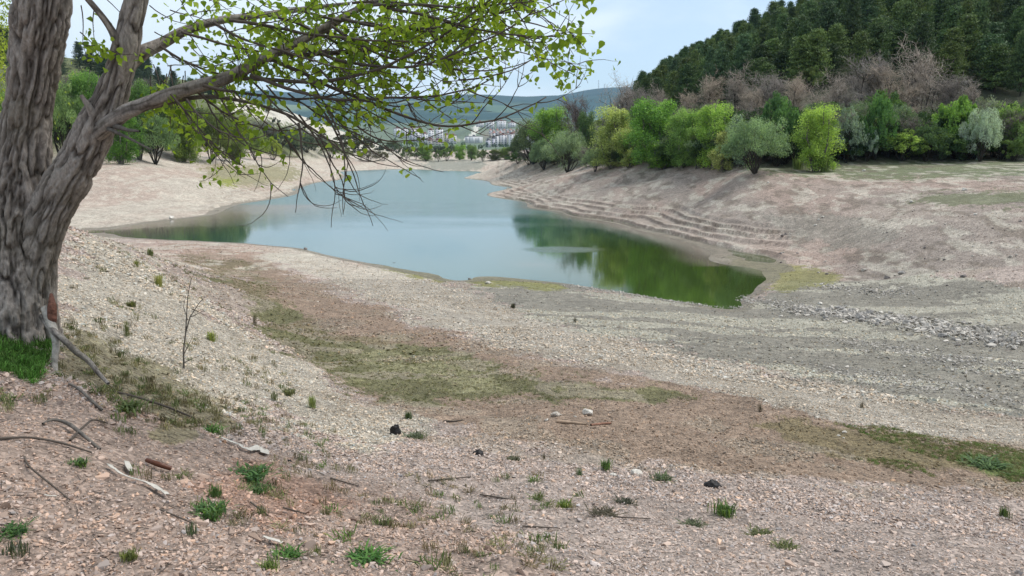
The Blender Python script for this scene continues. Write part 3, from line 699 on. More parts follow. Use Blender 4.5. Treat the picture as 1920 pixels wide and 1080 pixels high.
# keep what is not hidden behind the brow of the hill
vis = ok & (qx > 1150) & (qx < 1960) & (qt < 300) & (qy > -110)
def seen(x, y, z):
    n_ = 60; s_ = np.linspace(.35, .985, n_)
    hx = x * s_; hy = y * s_; return bool(np.all(H(hx, hy, False) < EYE + (z - EYE) * s_ + .2))
pn = []
for i_ in np.where(vis)[0]:
    if seen(cx[i_], cy[i_], cz[i_] + 6.5): pn.append(i_)
pn.sort(key=lambda i_: cy[i_])
print('pines in view', len(pn))
main, rest = pn[:292], pn[292:]
for n_, i_ in enumerate(main):
    sky_line = not seen(cx[i_] * 1.08, cy[i_] * 1.08, cz[i_] + 8)
    g_ = rnd.choice([(92,118,64),(80,108,62),(104,126,68),(84,112,80),(98,116,58),(76,100,60)]); u_ = rnd.uniform(.86, 1.1); g_ = (g_[0] * .86 * u_, g_[1] * .88 * u_, g_[2] * .78 * u_)
    plant('pine', (cx[i_], cy[i_], cz[i_] - .2), rnd.uniform(4.0, 8.2), rnd.uniform(3.6, 5.6), g_, 'dark green pine in the dense wood covering the right hill', 'pines of the wood on the right hill', n_)
def scatter(name, pts, objs, label, kind='stuff', mats=None, cat=None):
    """one object: copies of the given small meshes set out on points (x,y,z, rotx,roty,rotz, scale, r,g,b)"""
    pts = np.asarray(pts, float)
    me = bpy.data.meshes.new(name); me.vertices.add(len(pts)); me.vertices.foreach_set('co', pts[:, :3].astype(np.float32).ravel())
    for an, ty, key, dat in (('rot', 'FLOAT_VECTOR', 'vector', pts[:, 3:6]), ('scl', 'FLOAT', 'value', pts[:, 6]), ('pcol', 'FLOAT_COLOR', 'color', np.c_[pts[:, 7:10], np.ones(len(pts))])):
        a = me.attributes.new(an, ty, 'POINT'); a.data.foreach_set(key, dat.astype(np.float32).ravel())
    o = link(name, me); tag(o, label, cat, None, kind)
    cl = bpy.data.collections.new(name + '_pieces')
    for i_, q in enumerate(objs): cl.objects.link(bpy.data.objects.new(name + '_piece', q))
    ng = bpy.data.node_groups.new(name, 'GeometryNodeTree')
    ng.interface.new_socket('Geometry', in_out='INPUT', socket_type='NodeSocketGeometry'); ng.interface.new_socket('Geometry', in_out='OUTPUT', socket_type='NodeSocketGeometry')
    gi = ng.nodes.new('NodeGroupInput'); go = ng.nodes.new('NodeGroupOutput'); ip = ng.nodes.new('GeometryNodeInstanceOnPoints'); ci = ng.nodes.new('GeometryNodeCollectionInfo')
    ci.inputs[0].default_value = cl; ci.inputs['Separate Children'].default_value = True; ip.inputs['Pick Instance'].default_value = True
    r1 = ng.nodes.new('GeometryNodeInputNamedAttribute'); r1.data_type = 'FLOAT_VECTOR'; r1.inputs[0].default_value = 'rot'
    s1 = ng.nodes.new('GeometryNodeInputNamedAttribute'); s1.data_type = 'FLOAT'; s1.inputs[0].default_value = 'scl'
    e2 = ng.nodes.new('FunctionNodeEulerToRotation'); lk = ng.links.new
    lk(gi.outputs[0], ip.inputs['Points']); lk(ci.outputs[0], ip.inputs['Instance']); lk(r1.outputs[0], e2.inputs[0]); lk(e2.outputs[0], ip.inputs['Rotation']); lk(s1.outputs[0], ip.inputs['Scale']); lk(ip.outputs[0], go.inputs[0])
    md = o.modifiers.new('scatter', 'NODES'); md.node_group = ng
    return o
def inst_leaf(name, var=.4, transl=.3, rough=.7):
    m, t, p = nodes(name)
    ai = newn(t, 'ShaderNodeAttribute', attribute_name='pcol'); ai.attribute_type = 'INSTANCER'
    at_ = newn(t, 'ShaderNodeAttribute', attribute_name='tone')
    vm = t.nodes.new('ShaderNodeVectorMath'); vm.operation = 'SCALE'; t.links.new(ai.outputs['Color'], vm.inputs[0]); t.links.new(rng(t, at_.outputs['Fac'], 0, 1, 1 - var, 1 + var), vm.inputs['Scale'])
    t.links.new(vm.outputs[0], p.inputs['Base Color']); p.inputs['Roughness'].default_value = rough; p.inputs['Specular IOR Level'].default_value = .2
    if transl:
        tr = newn(t, 'ShaderNodeBsdfTranslucent'); t.links.new(vm.outputs[0], tr.inputs[0])
        ms = newn(t, 'ShaderNodeMixShader'); ms.inputs[0].default_value = transl; t.links.new(p.outputs[0], ms.inputs[1]); t.links.new(tr.outputs[0], ms.inputs[2]); t.links.new(ms.outputs[0], t.nodes['Material Output'].inputs[0])
    return m
M_il = inst_leaf('wood_leaf', .5, .1)
far_idx = rest + [int(i_) for i_ in np.where(ok & ~vis & (cy < 300) & (cx > 0) & (cx < 150))[0][::2]]
pc = []
for m_ in PROTO['pine'][:2]:
    q = m_[1].copy(); q.materials.clear(); q.materials.append(M_il); pc.append(q)
pp = [(cx[i_], cy[i_], cz[i_] - .2, 0, 0, rnd.uniform(0, 6), rnd.uniform(.6, .85), *srgb(74, 98, 56)) for i_ in far_idx]
if pp: scatter('pine_wood', pp, pc, 'rest of the dark pine wood further up and over the hill')

# ------------------------------------------------------------------ left bank
LB = [
 ('willow',120,306,152,100,(120,150,84),'pale green willow showing between the two stems of the near tree'),
 ('poplar',172,304,120,84,(104,150,54),'bright green tree left of the leaning stem'),
 ('poplar',228,308,178,84,(92,140,40),'deep green tree with low branches right of the leaning stem'),
 ('poplar',262,300,128,80,(98,138,58),'tall green tree behind the base of the long limb'),
 ('willow',292,308,214,84,(108,136,86),'grey green willow of the left bank'),
 ('poplar',345,304,196,84,(116,140,52),'yellowish green tree behind the hanging twigs'),
 ('poplar',330,296,140,90,(84,112,54),'tall dull green tree behind the hanging leaves'),
 ('willow',395,303,205,80,(104,118,60),'olive green willow at the middle of the left bank'),
 ('poplar',438,302,210,66,(112,132,58),'olive tree at the end of the left treeline'),
 ('shrub',478,300,240,56,(120,140,66),'light green bush right of the left treeline'),
 ('shrub',512,300,262,38,(156,170,56),'small yellow green bush at the foot of the pale hill'),
 ('poplar',60,306,130,100,(96,132,50),'green tree hidden behind the thick stem'),
 ('willow',20,310,170,110,(110,142,60),'willow at the far left behind the trunk'),
 ('bare',452,276,226,80,(104,102,96),'grey bare thicket tree under the pale hill, left end'),
 ('bare',498,276,230,80,(100,102,92),'grey bare thicket tree second from the left'),
 ('bare',546,278,236,74,(92,104,84),'grey green thicket tree in the middle of the hillside hollow'),
 ('bare',588,280,246,60,(96,104,88),'grey green thicket tree at the right end of the hollow'),
 ('shrub',525,284,240,80,(84,100,78),'dark shrub in the hillside hollow'),
 ('shrub',575,286,252,70,(84,100,78),'dark green shrub below the thicket'),
 ('shrub',622,296,264,42,(112,128,78),'green bush on the pale shore below the hill'),
 ('shrub',652,298,278,24,(110,116,84),'small olive bush beside the green shore bush'),
 ('shrub',692,302,281,46,(112,108,102),'flat grey brown bush on the pale shore'),
 ('shrub',720,301,285,20,(122,118,92),'tiny olive bush right of the grey brown bush'),
 ('shrub',736,290,262,26,(80,96,74),'dark bush on the lower pale hillside'),
]
for i_, a in enumerate(LB): plant_px(*a, group='trees and bushes of the left bank', var=i_, tmin=60)
TB = [(762,301,275,22,(100,120,74)),(798,301,270,38,(112,146,66)),(780,302,284,20,(82,104,70)),(822,302,280,18,(96,120,66)),(838,301,277,24,(104,130,66)),(862,301,266,34,(124,164,64)),(884,301,268,32,(112,142,76)),(905,300,281,24,(108,124,84)),(928,298,276,36,(96,112,68)),(948,297,272,34,(120,146,68)),(968,297,262,30,(80,96,62))]
TL = ['small olive tree left end of the row behind the water','broad green tree of the row behind the water, above the stony dam','dark low bush between the two leftmost row trees','low bush near the middle of the row','mid green bush left of the brightest tree','brightest green tree of the row behind the water','greyer tree touching the brightest one','grey green bush right of centre of the row','dark bush at the right end of the row','light green tree at the right end of the row','dark bush half hidden by the right bank trees']
for i_, (a, lb) in enumerate(zip(TB, TL)): plant_px('shrub' if a[3] < 30 else 'poplar', a[0], a[1], a[2], a[3], a[4], lb, 'row of trees behind the water', i_, tmin=150, d=300 + 4 * (i_ % 3) if i_ < 7 else 270)
# dots of scrub over the pale hill
cnt = 0; att = 0
while cnt < 105 and att < 2500:
    att += 1
    px = rnd.uniform(455, 850); top = np.interp(px, [455, 560, 640, 720, 790, 850], [180, 190, 212, 236, 262, 272]); py = rnd.uniform(top, 293)
    if rnd.random() > (.06 + .9 * sst(560, 740, px)): continue
    x, y, z = hit(px, py, 150)
    if y > 800 or z < 4.6: continue
    s_ = rnd.uniform(1.2, 3.6) * (1 + .4 * (y > 350))
    plant('tiny', (x, y, z - .2), s_, s_ * rnd.uniform(1, 1.6), rnd.choice([(78,84,70),(88,92,76),(70,78,66)]), 'dark scrubby bush dotting the pale rocky hillside', 'bushes dotted over the pale hillside', cnt, parts=False); cnt += 1
# pines on the brow of the left hill
for k_ in range(44):
    px = rnd.uniform(-20, 420); by = np.interp(px, [-20, 120, 260, 420], [105, 122, 150, 176]) + rnd.uniform(-6, 26)
    x, y, z = hit(px, by, 100)
    if y > 420: continue
    plant('pine', (x, y, z - .2), rnd.uniform(5, 8), rnd.uniform(4, 5.5), (58,74,52), 'dark pine on the brow of the left hill', 'pines on the left hill', k_)
for k_ in range(46):
    px = rnd.uniform(-20, 400); by = rnd.uniform(165, 270)
    x, y, z = hit(px, by, 100)
    if y > 420 or z < 5: continue
    plant(['shrub', 'bare', 'poplar'][k_ % 3], (x, y, z - .2), rnd.uniform(4, 7), rnd.uniform(4, 6.5), [(84,110,58),(104,98,84),(98,134,54)][k_ % 3],
          ['green shrub on the slope behind the left bank treeline', 'bare brown tree on the slope behind the left bank treeline', 'green tree on the slope behind the left bank treeline'][k_ % 3], ['shrubs on the left slope', 'bare trees on the left slope', 'trees on the left slope'][k_ % 3], k_)
# yellow green willow close behind the trunk at the left edge
plant('fine', (-19.5, 23, Hs(-18.2, 23) - .2), 13.5, 10.5, (150, 168, 50), 'large yellow green willow at the left edge behind the thick trunk', var=1)

# ------------------------------------------------------------------ town beyond the lake
def facade(name, col, sc=(1, 1), dark=(.16, .17, .2)):
    m, t, p = nodes(name)
    g = newn(t, 'ShaderNodeTexCoord'); s_ = newn(t, 'ShaderNodeSeparateXYZ'); t.links.new(g.outputs['Object'], s_.inputs[0])
    h_ = math_n(t, 'ADD', s_.outputs['X'], s_.outputs['Y'])
    wx_ = math_n(t, 'GREATER_THAN', math_n(t, 'FRACT', math_n(t, 'DIVIDE', h_, 4.6 * sc[0])), .56)
    wz_ = math_n(t, 'GREATER_THAN', math_n(t, 'FRACT', math_n(t, 'DIVIDE', s_.outputs['Z'], 3.1 * sc[1])), .45)
    t.links.new(mixrgb(t, math_n(t, 'MULTIPLY', wx_, wz_), col, dark), p.inputs['Base Color']); p.inputs['Roughness'].default_value = .8
    return m
M_f1 = facade('white_facade', (.72, .70, .70)); M_f2 = facade('cream_facade', (.60, .52, .46)); M_f3 = facade('lilac_facade', (.56, .54, .60)); M_f4 = facade('hall_wall', (.66, .66, .66), (3, 3), (.5, .5, .5))
M_rf1 = plain('red_roof', (.26, .13, .10), .9, .2, .2); M_rf2 = plain('grey_roof', (.22, .21, .22), .9, .2, .2)
def building(px0, px1, yt, yb, d, wall, roof, label, group=None, gable=False, step=False):
    xc = (px0 + px1) / 2; a, b_, c_ = ray(xc, yb); x = a / b_ * d; w = (px1 - px0) / FPX * d
    ztop = EYE + ray(xc, yt)[2] / ray(xc, yt)[1] * d; z0 = Hs(x, d + 4) - 2; h = max(ztop - z0, 6); dp = min(16, max(9, w * .6))
    r_ = empty('apartment_building' if h > 9 else 'house', (x, d + dp / 2, z0), label, 'building', group)
    mb = MB(); X_, Y_ = w / 2, dp / 2
    def box(x0, x1, y0, y1, z0_, z1, m_=mb):
        v = np.array([[x0,y0,z0_],[x1,y0,z0_],[x1,y1,z0_],[x0,y1,z0_],[x0,y0,z1],[x1,y0,z1],[x1,y1,z1],[x0,y1,z1]])
        m_.add(v, None, np.array([[0,1,5,4],[1,2,6,5],[2,3,7,6],[3,0,4,7],[4,5,6,7],[3,2,1,0]]))
    hh = h - (h * .25 if gable else .8); box(-X_, X_, -Y_, Y_, 0, hh)
    if w > 14 and not gable:                                   # projecting bays give the front its relief
        for k_ in range(int(w // 9)):
            bx = -X_ + (k_ + .5) * w / int(w // 9); box(bx - 1.6, bx + 1.6, -Y_ - 1.4, -Y_ - .01, 0, hh - 1.2)
    link('wall', mb.mesh('wall', [wall]), r_)
    rb = MB()
    if gable:
        e = .5; v = np.array([[-X_-e,-Y_-e,hh],[X_+e,-Y_-e,hh],[X_+e,Y_+e,hh],[-X_-e,Y_+e,hh],[-X_+2,0,h+.6],[X_-2,0,h+.6]])
        rb.add(v, [[0,3,4],[2,1,5]], [[0,4,5,1][::-1],[3,2,5,4][::-1],[0,1,2,3]])
    else:
        box(-X_ - .3, X_ + .3, -Y_ - .3, Y_ + .3, hh + .003, hh + .8, rb); box(-2, 2, -2, 2, hh + .803, hh + 3.0, rb)
    link('roof', rb.mesh('roof', [roof]), r_)
    return r_
B = [
 (893,907,228,238,1500,M_f1,M_rf1,'white building at the left of the hilltop row of four'),(911,927,227,238,1500,M_f1,M_rf1,'white building second from left in the hilltop row'),
 (931,949,226,238,1500,M_f1,M_rf1,'longest white building, third in the hilltop row'),(952,967,229,238,1500,M_f1,M_rf1,'white building at the right of the hilltop row of four'),
 (738,750,240,247,1400,M_f1,M_rf1,'small white house at the left edge of the town'),(754,763,241,247,1400,M_f1,M_rf1,'second small white house from the left edge of the town'),(765,778,240,246,1420,M_f1,M_rf1,'small white house behind the pale apartment block'),(779,790,239,245,1430,M_f1,M_rf1,'small white house above the striped apartment block'),
 (767,777,247,265,1230,M_f3,M_rf2,'greyish apartment block at the left end of the big white group'),(777,790,246,267,1210,M_f1,M_rf1,'white apartment block with striped front, left in the big group'),(791,801,250,270,1190,M_f1,M_rf1,'narrow white apartment block in front of the big group'),
 (802,813,243,262,1250,M_f1,M_rf1,'tall white apartment block in the middle of the big group'),(817,830,241,259,1260,M_f1,M_rf1,'white apartment block at the right end of the big group'),
 (832,841,252,262,1240,M_f2,M_rf1,'cream block right of the big white group'),(843,855,253,263,1230,M_f1,M_rf1,'low white block right of the cream block'),
 (802,812,261,267,1150,M_f2,M_rf1,'brownish low house left below the big group'),(815,826,262,268,1150,M_f2,M_rf1,'brownish low house right below the big group'),
 (872,904,255,263,1250,M_f4,M_rf2,'long white hall with a plain front'),
 (911,920,262,281,1140,M_f3,M_rf2,'slim grey apartment tower left of the large white block'),(922,928,259,279,1150,M_f3,M_rf2,'slim grey apartment tower second from the left'),(929,935,254,277,1160,M_f1,M_rf2,'narrow white tower joined to the large white block'),
 (936,951,252,275,1170,M_f1,M_rf1,'large white apartment block at the right of the town'),(953,966,251,276,1160,M_f1,M_rf1,'large white apartment block with pale side wall'),(968,980,249,270,1180,M_f1,M_rf1,'white apartment block half hidden by the bank trees'),
 (982,996,250,272,1190,M_f1,M_rf1,'white apartment block mostly hidden behind the bank trees')]
for a in B: building(*a, group='town apartment blocks')
for k_ in range(22):
    px = 918 + (k_ % 11) * 6.2 + rnd.uniform(-1, 1); row = k_ // 11
    building(px, px + rnd.uniform(4, 5.5), 241.5 + row * 4.5, 246 + row * 4.5, 1400 - row * 60, M_f2 if k_ % 3 else M_f1, M_rf2 if k_ % 2 else M_rf1, 'small dark roofed house on the slope between hilltop row and apartment towers', 'small houses on the slope', gable=True)
for k_ in range(46):
    px = rnd.uniform(740, 985); y_ = rnd.uniform(850, 1150); a, b_, c_ = ray(px, 270); x = a / b_ * y_
    plant('tiny', (x, y_, Hs(x, y_) - .3), rnd.uniform(5, 9), rnd.uniform(5, 9), rnd.choice([(84,104,78),(96,120,78),(78,94,78)]), 'small dark tree among the houses of the distant town', 'town trees', k_, parts=False)
for px, yt, lb in ((1122, 150, 'thin tall radio mast, left one on the distant ridge'), (1133, 157, 'shorter radio mast beside the tall one on the distant ridge')):
    a, b_, c_ = ray(px, 170); x = a / b_ * 4400; z = Hs(x, 4400); zt = EYE + ray(px, yt)[2] / ray(px, yt)[1] * 4400
    mb = MB(); hgt_ = zt - z
    for q in range(3):
        c1, s1 = math.cos(q * 2.09), math.sin(q * 2.09); mb.tube(np.array([[3 * c1, 3 * s1, -3], [.8 * c1, .8 * s1, hgt_]]), [.6, .5], 4)
    for q in range(10):
        z_ = hgt_ * q / 10; r_ = 3 - 2.2 * q / 10; th_ = q * 2.09; mb.tube(np.array([[r_ * math.cos(th_), r_ * math.sin(th_), z_], [r_ * math.cos(th_ + 2.09), r_ * math.sin(th_ + 2.09), z_ + hgt_ / 10]]), .35, 3)
    tag(link('radio_mast', mb.mesh('radio_mast', [M_rf2]), None, (x, 4400, z)), lb, 'mast', 'masts on the distant ridge')

# ------------------------------------------------------------------ the near tree
def bark_tube(mb, P, Rr, k, step, depth, seed, flare=0):
    P = np.asarray(P, float); Rr = np.asarray(Rr, float)
    s_ = np.concatenate([[0], np.cumsum(np.linalg.norm(np.diff(P, axis=0), axis=1))]); n = max(int(s_[-1] / step), 8)
    u = np.linspace(0, s_[-1], n)
    for _ in range(1):
        Pi = np.stack([np.interp(u, s_, P[:, q]) for q in range(3)], -1); Ri = np.interp(u, s_, Rr)
    kk = max(3, int(.25 / step)) | 1; ker = np.hanning(kk + 2)[1:-1]; ker /= ker.sum()
    pad = lambda A: np.concatenate([np.repeat(A[:1], kk // 2, 0), A, np.repeat(A[-1:], kk // 2, 0)])
    if n > kk * 2:
        Pi = np.stack([np.convolve(pad(Pi[:, q]), ker, 'valid') for q in range(3)], -1); Ri = np.convolve(pad(Ri), ker, 'valid')
    T = np.gradient(Pi, axis=0); T /= np.linalg.norm(T, axis=1)[:, None]
    A = np.cross(T, [0, 1.0, 0.05]); A /= np.linalg.norm(A, axis=1)[:, None]; B_ = np.cross(T, A)
    th = np.arange(k) * 2 * np.pi / k; TH_, U_ = np.meshgrid(th, u)
    RR = Ri[:, None] + 0 * TH_
    cxx, sxx = np.cos(TH_) * RR, np.sin(TH_) * RR
    w_ = .06 * (fbm(cxx * 6, sxx * 6, U_ * 3, 3, seed + 5) - .5)
    f = 26.0 ; e = np.abs(2 * vn((cxx + w_) * f, (sxx + w_) * f, U_ * 4.6 + w_ * 26, seed) - 1)
    e2 = np.abs(2 * vn((cxx + w_) * f * 2.1, (sxx + w_) * f * 2.1, U_ * 8 + w_ * 30, seed + 9) - 1)
    rid = np.clip(e * 2.6, 0, 1) * .7 + np.clip(e2 * 2.2, 0, 1) * .3
    fine = fbm(cxx * 60, sxx * 60, U_ * 22, 3, seed + 2)
    lump = fbm(cxx * 3.5, sxx * 3.5, U_ * 2.2, 3, seed + 3) - .5
    sc_ = np.clip(RR / .22, .15, 1.3)
    RR = RR * (1 + .30 * lump) + depth * sc_ * (rid - .7) + depth * .45 * sc_ * (fine - .5)
    V = Pi[:, None] + RR[..., None] * (A[:, None] * np.cos(TH_)[..., None] + B_[:, None] * np.sin(TH_)[..., None])
    i = np.arange(n - 1)[:, None] * k; j = np.arange(k)[None]; j2 = (j + 1) % k
    Q = np.stack([i + j, i + j2, i + k + j2, i + k + j], -1).reshape(-1, 4)
    mb.add(V.reshape(-1, 3), None, Q, np.clip(rid * .75 + fine * .35, 0, 1).ravel())
m, t, p = nodes('furrowed_bark'); M_fb = m
at = newn(t, 'ShaderNodeAttribute', attribute_name='tone'); g = newn(t, 'ShaderNodeNewGeometry')
mpn = newn(t, 'ShaderNodeMapping'); mpn.inputs['Scale'].default_value = (1, 1, .35); t.links.new(g.outputs['Position'], mpn.inputs[0])
nz = newn(t, 'ShaderNodeTexNoise', Scale=45.0, Detail=8.0, Roughness=.7); t.links.new(mpn.outputs[0], nz.inputs['Vector'])
nz2 = newn(t, 'ShaderNodeTexNoise', Scale=2.2, Detail=4.0); t.links.new(g.outputs['Position'], nz2.inputs['Vector'])
c1 = mixrgb(t, rng(t, at.outputs['Fac'], .15, .85, 0, 1), (.028, .021, .017), (.27, .24, .215))
rd = newn(t, 'ShaderNodeTexNoise', Scale=14.0, Detail=5.0, Roughness=.55); rd.noise_type = 'RIDGED_MULTIFRACTAL'; rd.normalize = True
mpr = newn(t, 'ShaderNodeMapping'); mpr.inputs['Scale'].default_value = (1, 1, .22); mpr.inputs['Rotation'].default_value = (0, .12, 0); t.links.new(g.outputs['Position'], mpr.inputs[0]); t.links.new(mpr.outputs[0], rd.inputs['Vector'])
crk = rng(t, rd.outputs['Fac'], .35, .75, 1.25, .35)
c1v = t.nodes.new('ShaderNodeVectorMath'); c1v.operation = 'SCALE'; t.links.new(c1, c1v.inputs[0]); t.links.new(crk, c1v.inputs['Scale']); c1 = c1v.outputs[0]
c2 = mixrgb(t, rng(t, nz2.outputs['Fac'], .45, .65, 0, .5), c1, (.14, .12, .085))
vm = t.nodes.new('ShaderNodeVectorMath'); vm.operation = 'SCALE'; t.links.new(c2, vm.inputs[0]); t.links.new(rng(t, nz.outputs['Fac'], .3, .7, .6, 1.4), vm.inputs['Scale'])
t.links.new(vm.outputs[0], p.inputs['Base Color']); p.inputs['Roughness'].default_value = .95; p.inputs['Specular IOR Level'].default_value = .15
b = newn(t, 'ShaderNodeBump', Strength=1.0, Distance=.03); t.links.new(math_n(t, 'SUBTRACT', math_n(t, 'MULTIPLY', nz.outputs['Fac'], .6), rd.outputs['Fac']), b.inputs['Height']); t.links.new(b.outputs[0], p.inputs['Normal'])
M_limb = plain('grey_limb_bark', (.13, .115, .10), .95, .45, 14.0, .6); M_tw = plain('twig_bark', (.085, .07, .058), .9, .3, 10.0)

gx0, gy0, gz0 = pz(38, 640, 4.4)
print('tree base', gx0, gy0, gz0, Hs(gx0, gy0))
TREE = empty('poplar_tree', (gx0, gy0, gz0), 'large old tree with deeply furrowed bark forking into two leaning stems over the lake shore', 'tree')
TB_ = np.array([gx0, gy0, gz0])
def path(pts): return np.array([pd(a, b_, d) for a, b_, d in pts]) - TB_
PXM = gy0 / FPX
def stem(name, pts, rpx, k=180, step=.011, depth=.05, seed=0, mat=None):
    mb = MB(); bark_tube(mb, path(pts), np.array(rpx) * PXM, k, step, depth, seed)
    me = mb.mesh(name, [mat or M_fb], True); return link(name, me, TREE)
d0 = gy0
stem('trunk', [(22,720,d0),(26,660,d0),(24,600,d0),(22,500,d0+.02),(27,400,d0+.05),(38,310,d0+.05),(52,210,d0),(68,100,d0-.1),(81,0,d0-.2),(96,-150,d0-.3),(120,-380,d0-.3),(150,-700,d0)],
     [102,82,73,64,57,46,41,41,42,40,32,20], seed=3)
stem('trunk', [(66,700,d0),(66,640,d0),(64,560,d0),(70,480,d0),(88,410,d0),(120,348,d0),(150,298,d0-.02),(178,240,d0-.05),(205,185,d0-.1),(226,130,d0-.15),(238,80,d0-.2),(253,10,d0-.25),(270,-80,d0-.3),(300,-260,d0-.3),(340,-520,d0)],
     [54,40,37,35,36,37,35,32,28,22,20,18,17,15,8], k=150, seed=20)
la = [(180,250,d0-.1),(235,209,d0-.25),(300,184,d0-.35),(360,164,d0-.4),(420,149,d0-.42),(460,130,d0-.44),(500,106,d0-.46),(545,86,d0-.46),(600,58,d0-.4),(650,28,d0-.3),(710,-2,d0-.2),(780,-40,d0)]
stem('limb', la, [16,13.5,11.5,11,10.5,10,9,8,7,6,5,4], k=40, step=.02, depth=.012, seed=31, mat=M_fb)
lb = [(225,135,d0-.1),(262,100,d0-.1),(300,84,d0),(340,60,d0+.1),(375,47,d0+.2),(420,36,d0+.3),(480,30,d0+.35),(560,18,d0+.4),(660,6,d0+.4)]
stem('limb', lb, [16,13,10,9,8,7,6,5,3], k=36, step=.02, depth=.012, seed=32)
lc = [(222,85,d0-.25),(214,62,d0-.3),(200,42,d0-.35),(184,20,d0-.4),(160,-6,d0-.45),(120,-60,d0-.5)]
stem('limb', lc, [10,7,6,5.5,5,4], k=30, step=.02, depth=.01, seed=33)
ld = [(205,245,d0-.1),(250,206,d0-.2),(300,196,d0-.25),(350,184,d0-.3),(400,180,d0-.3),(470,192,d0-.25),(540,214,d0-.2),(600,250,d0-.1),(650,290,d0)]
stem('limb', ld, [8,5.5,4.6,4,3.4,3,2.6,2,1.4], k=16, step=.03, depth=.004, seed=34, mat=M_limb)
# broken stubs
stem('stub', [(185,240,d0-.1),(170,205,d0-.2),(152,178,d0-.25)], [10,6,3], k=20, step=.015, depth=.008, seed=35)
stem('stub', [(215,236,d0-.2),(240,244,d0-.4),(262,246,d0-.55)], [5,3,2], k=12, step=.02, depth=.004, seed=36, mat=M_limb)
stem('stub', [(200,240,d0-.2),(240,258,d0-.4),(290,284,d0-.5)], [4,2.4,1.2], k=12, step=.03, depth=.003, seed=37, mat=M_limb)

# twigs: long arching shoots reaching right, the lower ones hanging
TW = MB(); LEAFP = []
def curve(px, py, d, ang, length, curl, r0, n=16, dd=None, leafy=0.0, wander=.10):
    """a shoot grown from (px,py,d); ang in degrees above the horizontal, curl bends it"""
    P = []; a = math.radians(ang); st = length / n; dd = rnd.uniform(-.7, .7) if dd is None else dd
    for k_ in range(n + 1):
        P.append((px, py, d)); px += st * math.cos(a); py -= st * math.sin(a); d += dd * st / 300
        a += math.radians(curl) / n + rnd.gauss(0, wander)
    W_ = path(P); TW.tube(W_, np.linspace(r0, r0 * .3, n + 1) * PXM, 5)
    if leafy > 0:
        for k_ in range(n // 4, n + 1):
            if rnd.random() < leafy * .42: LEAFP.append((W_[k_], P[k_]))
    return P
def leafprob(px, py):
    """how leafy the shoot is, by height in the tree and reach"""
    q = 0.62 if py < 95 else .42 if py < 150 else .24 if py < 215 else .03
    if 290 < px < 430 and 150 < py < 285: q = .5
    if 590 < px < 700 and 150 < py < 235: q = .45
    if px > 800: q *= .75
    return q
def sub(P, n, lmin, lmax, r, up=0, depth=1):
    for _ in range(n):
        k_ = rnd.randint(2, len(P) - 2); x, y, d = P[k_]
        dx = P[k_ + 1][0] - P[k_ - 1][0]; dy = -(P[k_ + 1][1] - P[k_ - 1][1]); a = math.degrees(math.atan2(dy, dx)) + rnd.choice([-1, 1]) * rnd.uniform(15, 55) + up
        Q_ = curve(x, y, d, a, rnd.uniform(lmin, lmax), rnd.uniform(-20, 50), r, 9, leafy=leafprob(x, y))
        if depth: sub(Q_, rnd.randint(1, 3), lmin * .5, lmax * .5, r * .7, up, depth - 1)
ARCS = [ # start px,py, angle, length, curl, radius, sub-shoots
 (520,100,-6,560,34,4.2,12),(500,108,-22,560,60,3.8,14),(440,146,-4,560,28,3.8,13),(470,140,-20,470,48,3.4,11),(540,88,-10,500,40,3.6,12),(600,58,-12,420,30,3.2,12),
 (560,80,-25,480,66,3.2,12),(640,34,-16,380,34,3.0,12),(700,4,-22,350,40,3.0,12),(430,38,-8,440,-2,3,13),(500,28,-12,400,12,3,12),(560,18,-18,380,26,2.8,12),
 (380,160,-14,420,30,3,9),(620,48,-34,420,80,2.8,10),(340,60,-20,260,30,2.6,9),(400,42,-30,300,20,2.6,10),(300,86,-36,230,20,2.4,8),(700,10,4,300,-10,2.6,9),(660,6,8,330,-26,2.4,9),(360,164,-40,230,50,2.4,6),(320,176,-50,200,30,2.2,5)]
for (px, py, an, ln, cu, r_, ns_) in ARCS:
    P = curve(px, py, d0 - .45 + rnd.uniform(-.1, .1), an, ln, cu, r_, 26, leafy=leafprob(px, py) * .8, wander=.05); sub(P, int(ns_ * .7), 60, 160, 1.2, up=4)
DROOP = [(470,150,-42,330,10),(500,160,-50,300,30),(540,175,-38,330,40),(590,190,-46,260,-20),(430,160,-48,300,50),(400,165,-55,250,40),(560,215,-52,230,-30),(610,200,-60,210,-20),(640,215,-36,260,70),(380,175,-60,230,30),(560,120,-55,320,20),(600,130,-50,280,70),(640,150,-46,250,90),(350,186,-58,200,60),(330,190,-66,170,40),(680,170,-40,200,80),(600,258,-60,150,-60),(560,230,-80,170,20),(520,230,-64,220,40)]
for (px, py, an, ln, cu) in DROOP:
    P = curve(px, py, d0 - .3 + rnd.uniform(-.4, .4), an, ln, cu, 1.9, 18, leafy=leafprob(px, py) * .5, wander=.09)
    for _ in range(3):
        k_ = rnd.randint(3, 15); x, y, d = P[k_]; curve(x, y, d, rnd.uniform(-100, -10), rnd.uniform(40, 130), rnd.choice([-60, 50, 90]), 1.0, 9, leafy=leafprob(x, y), wander=.12)
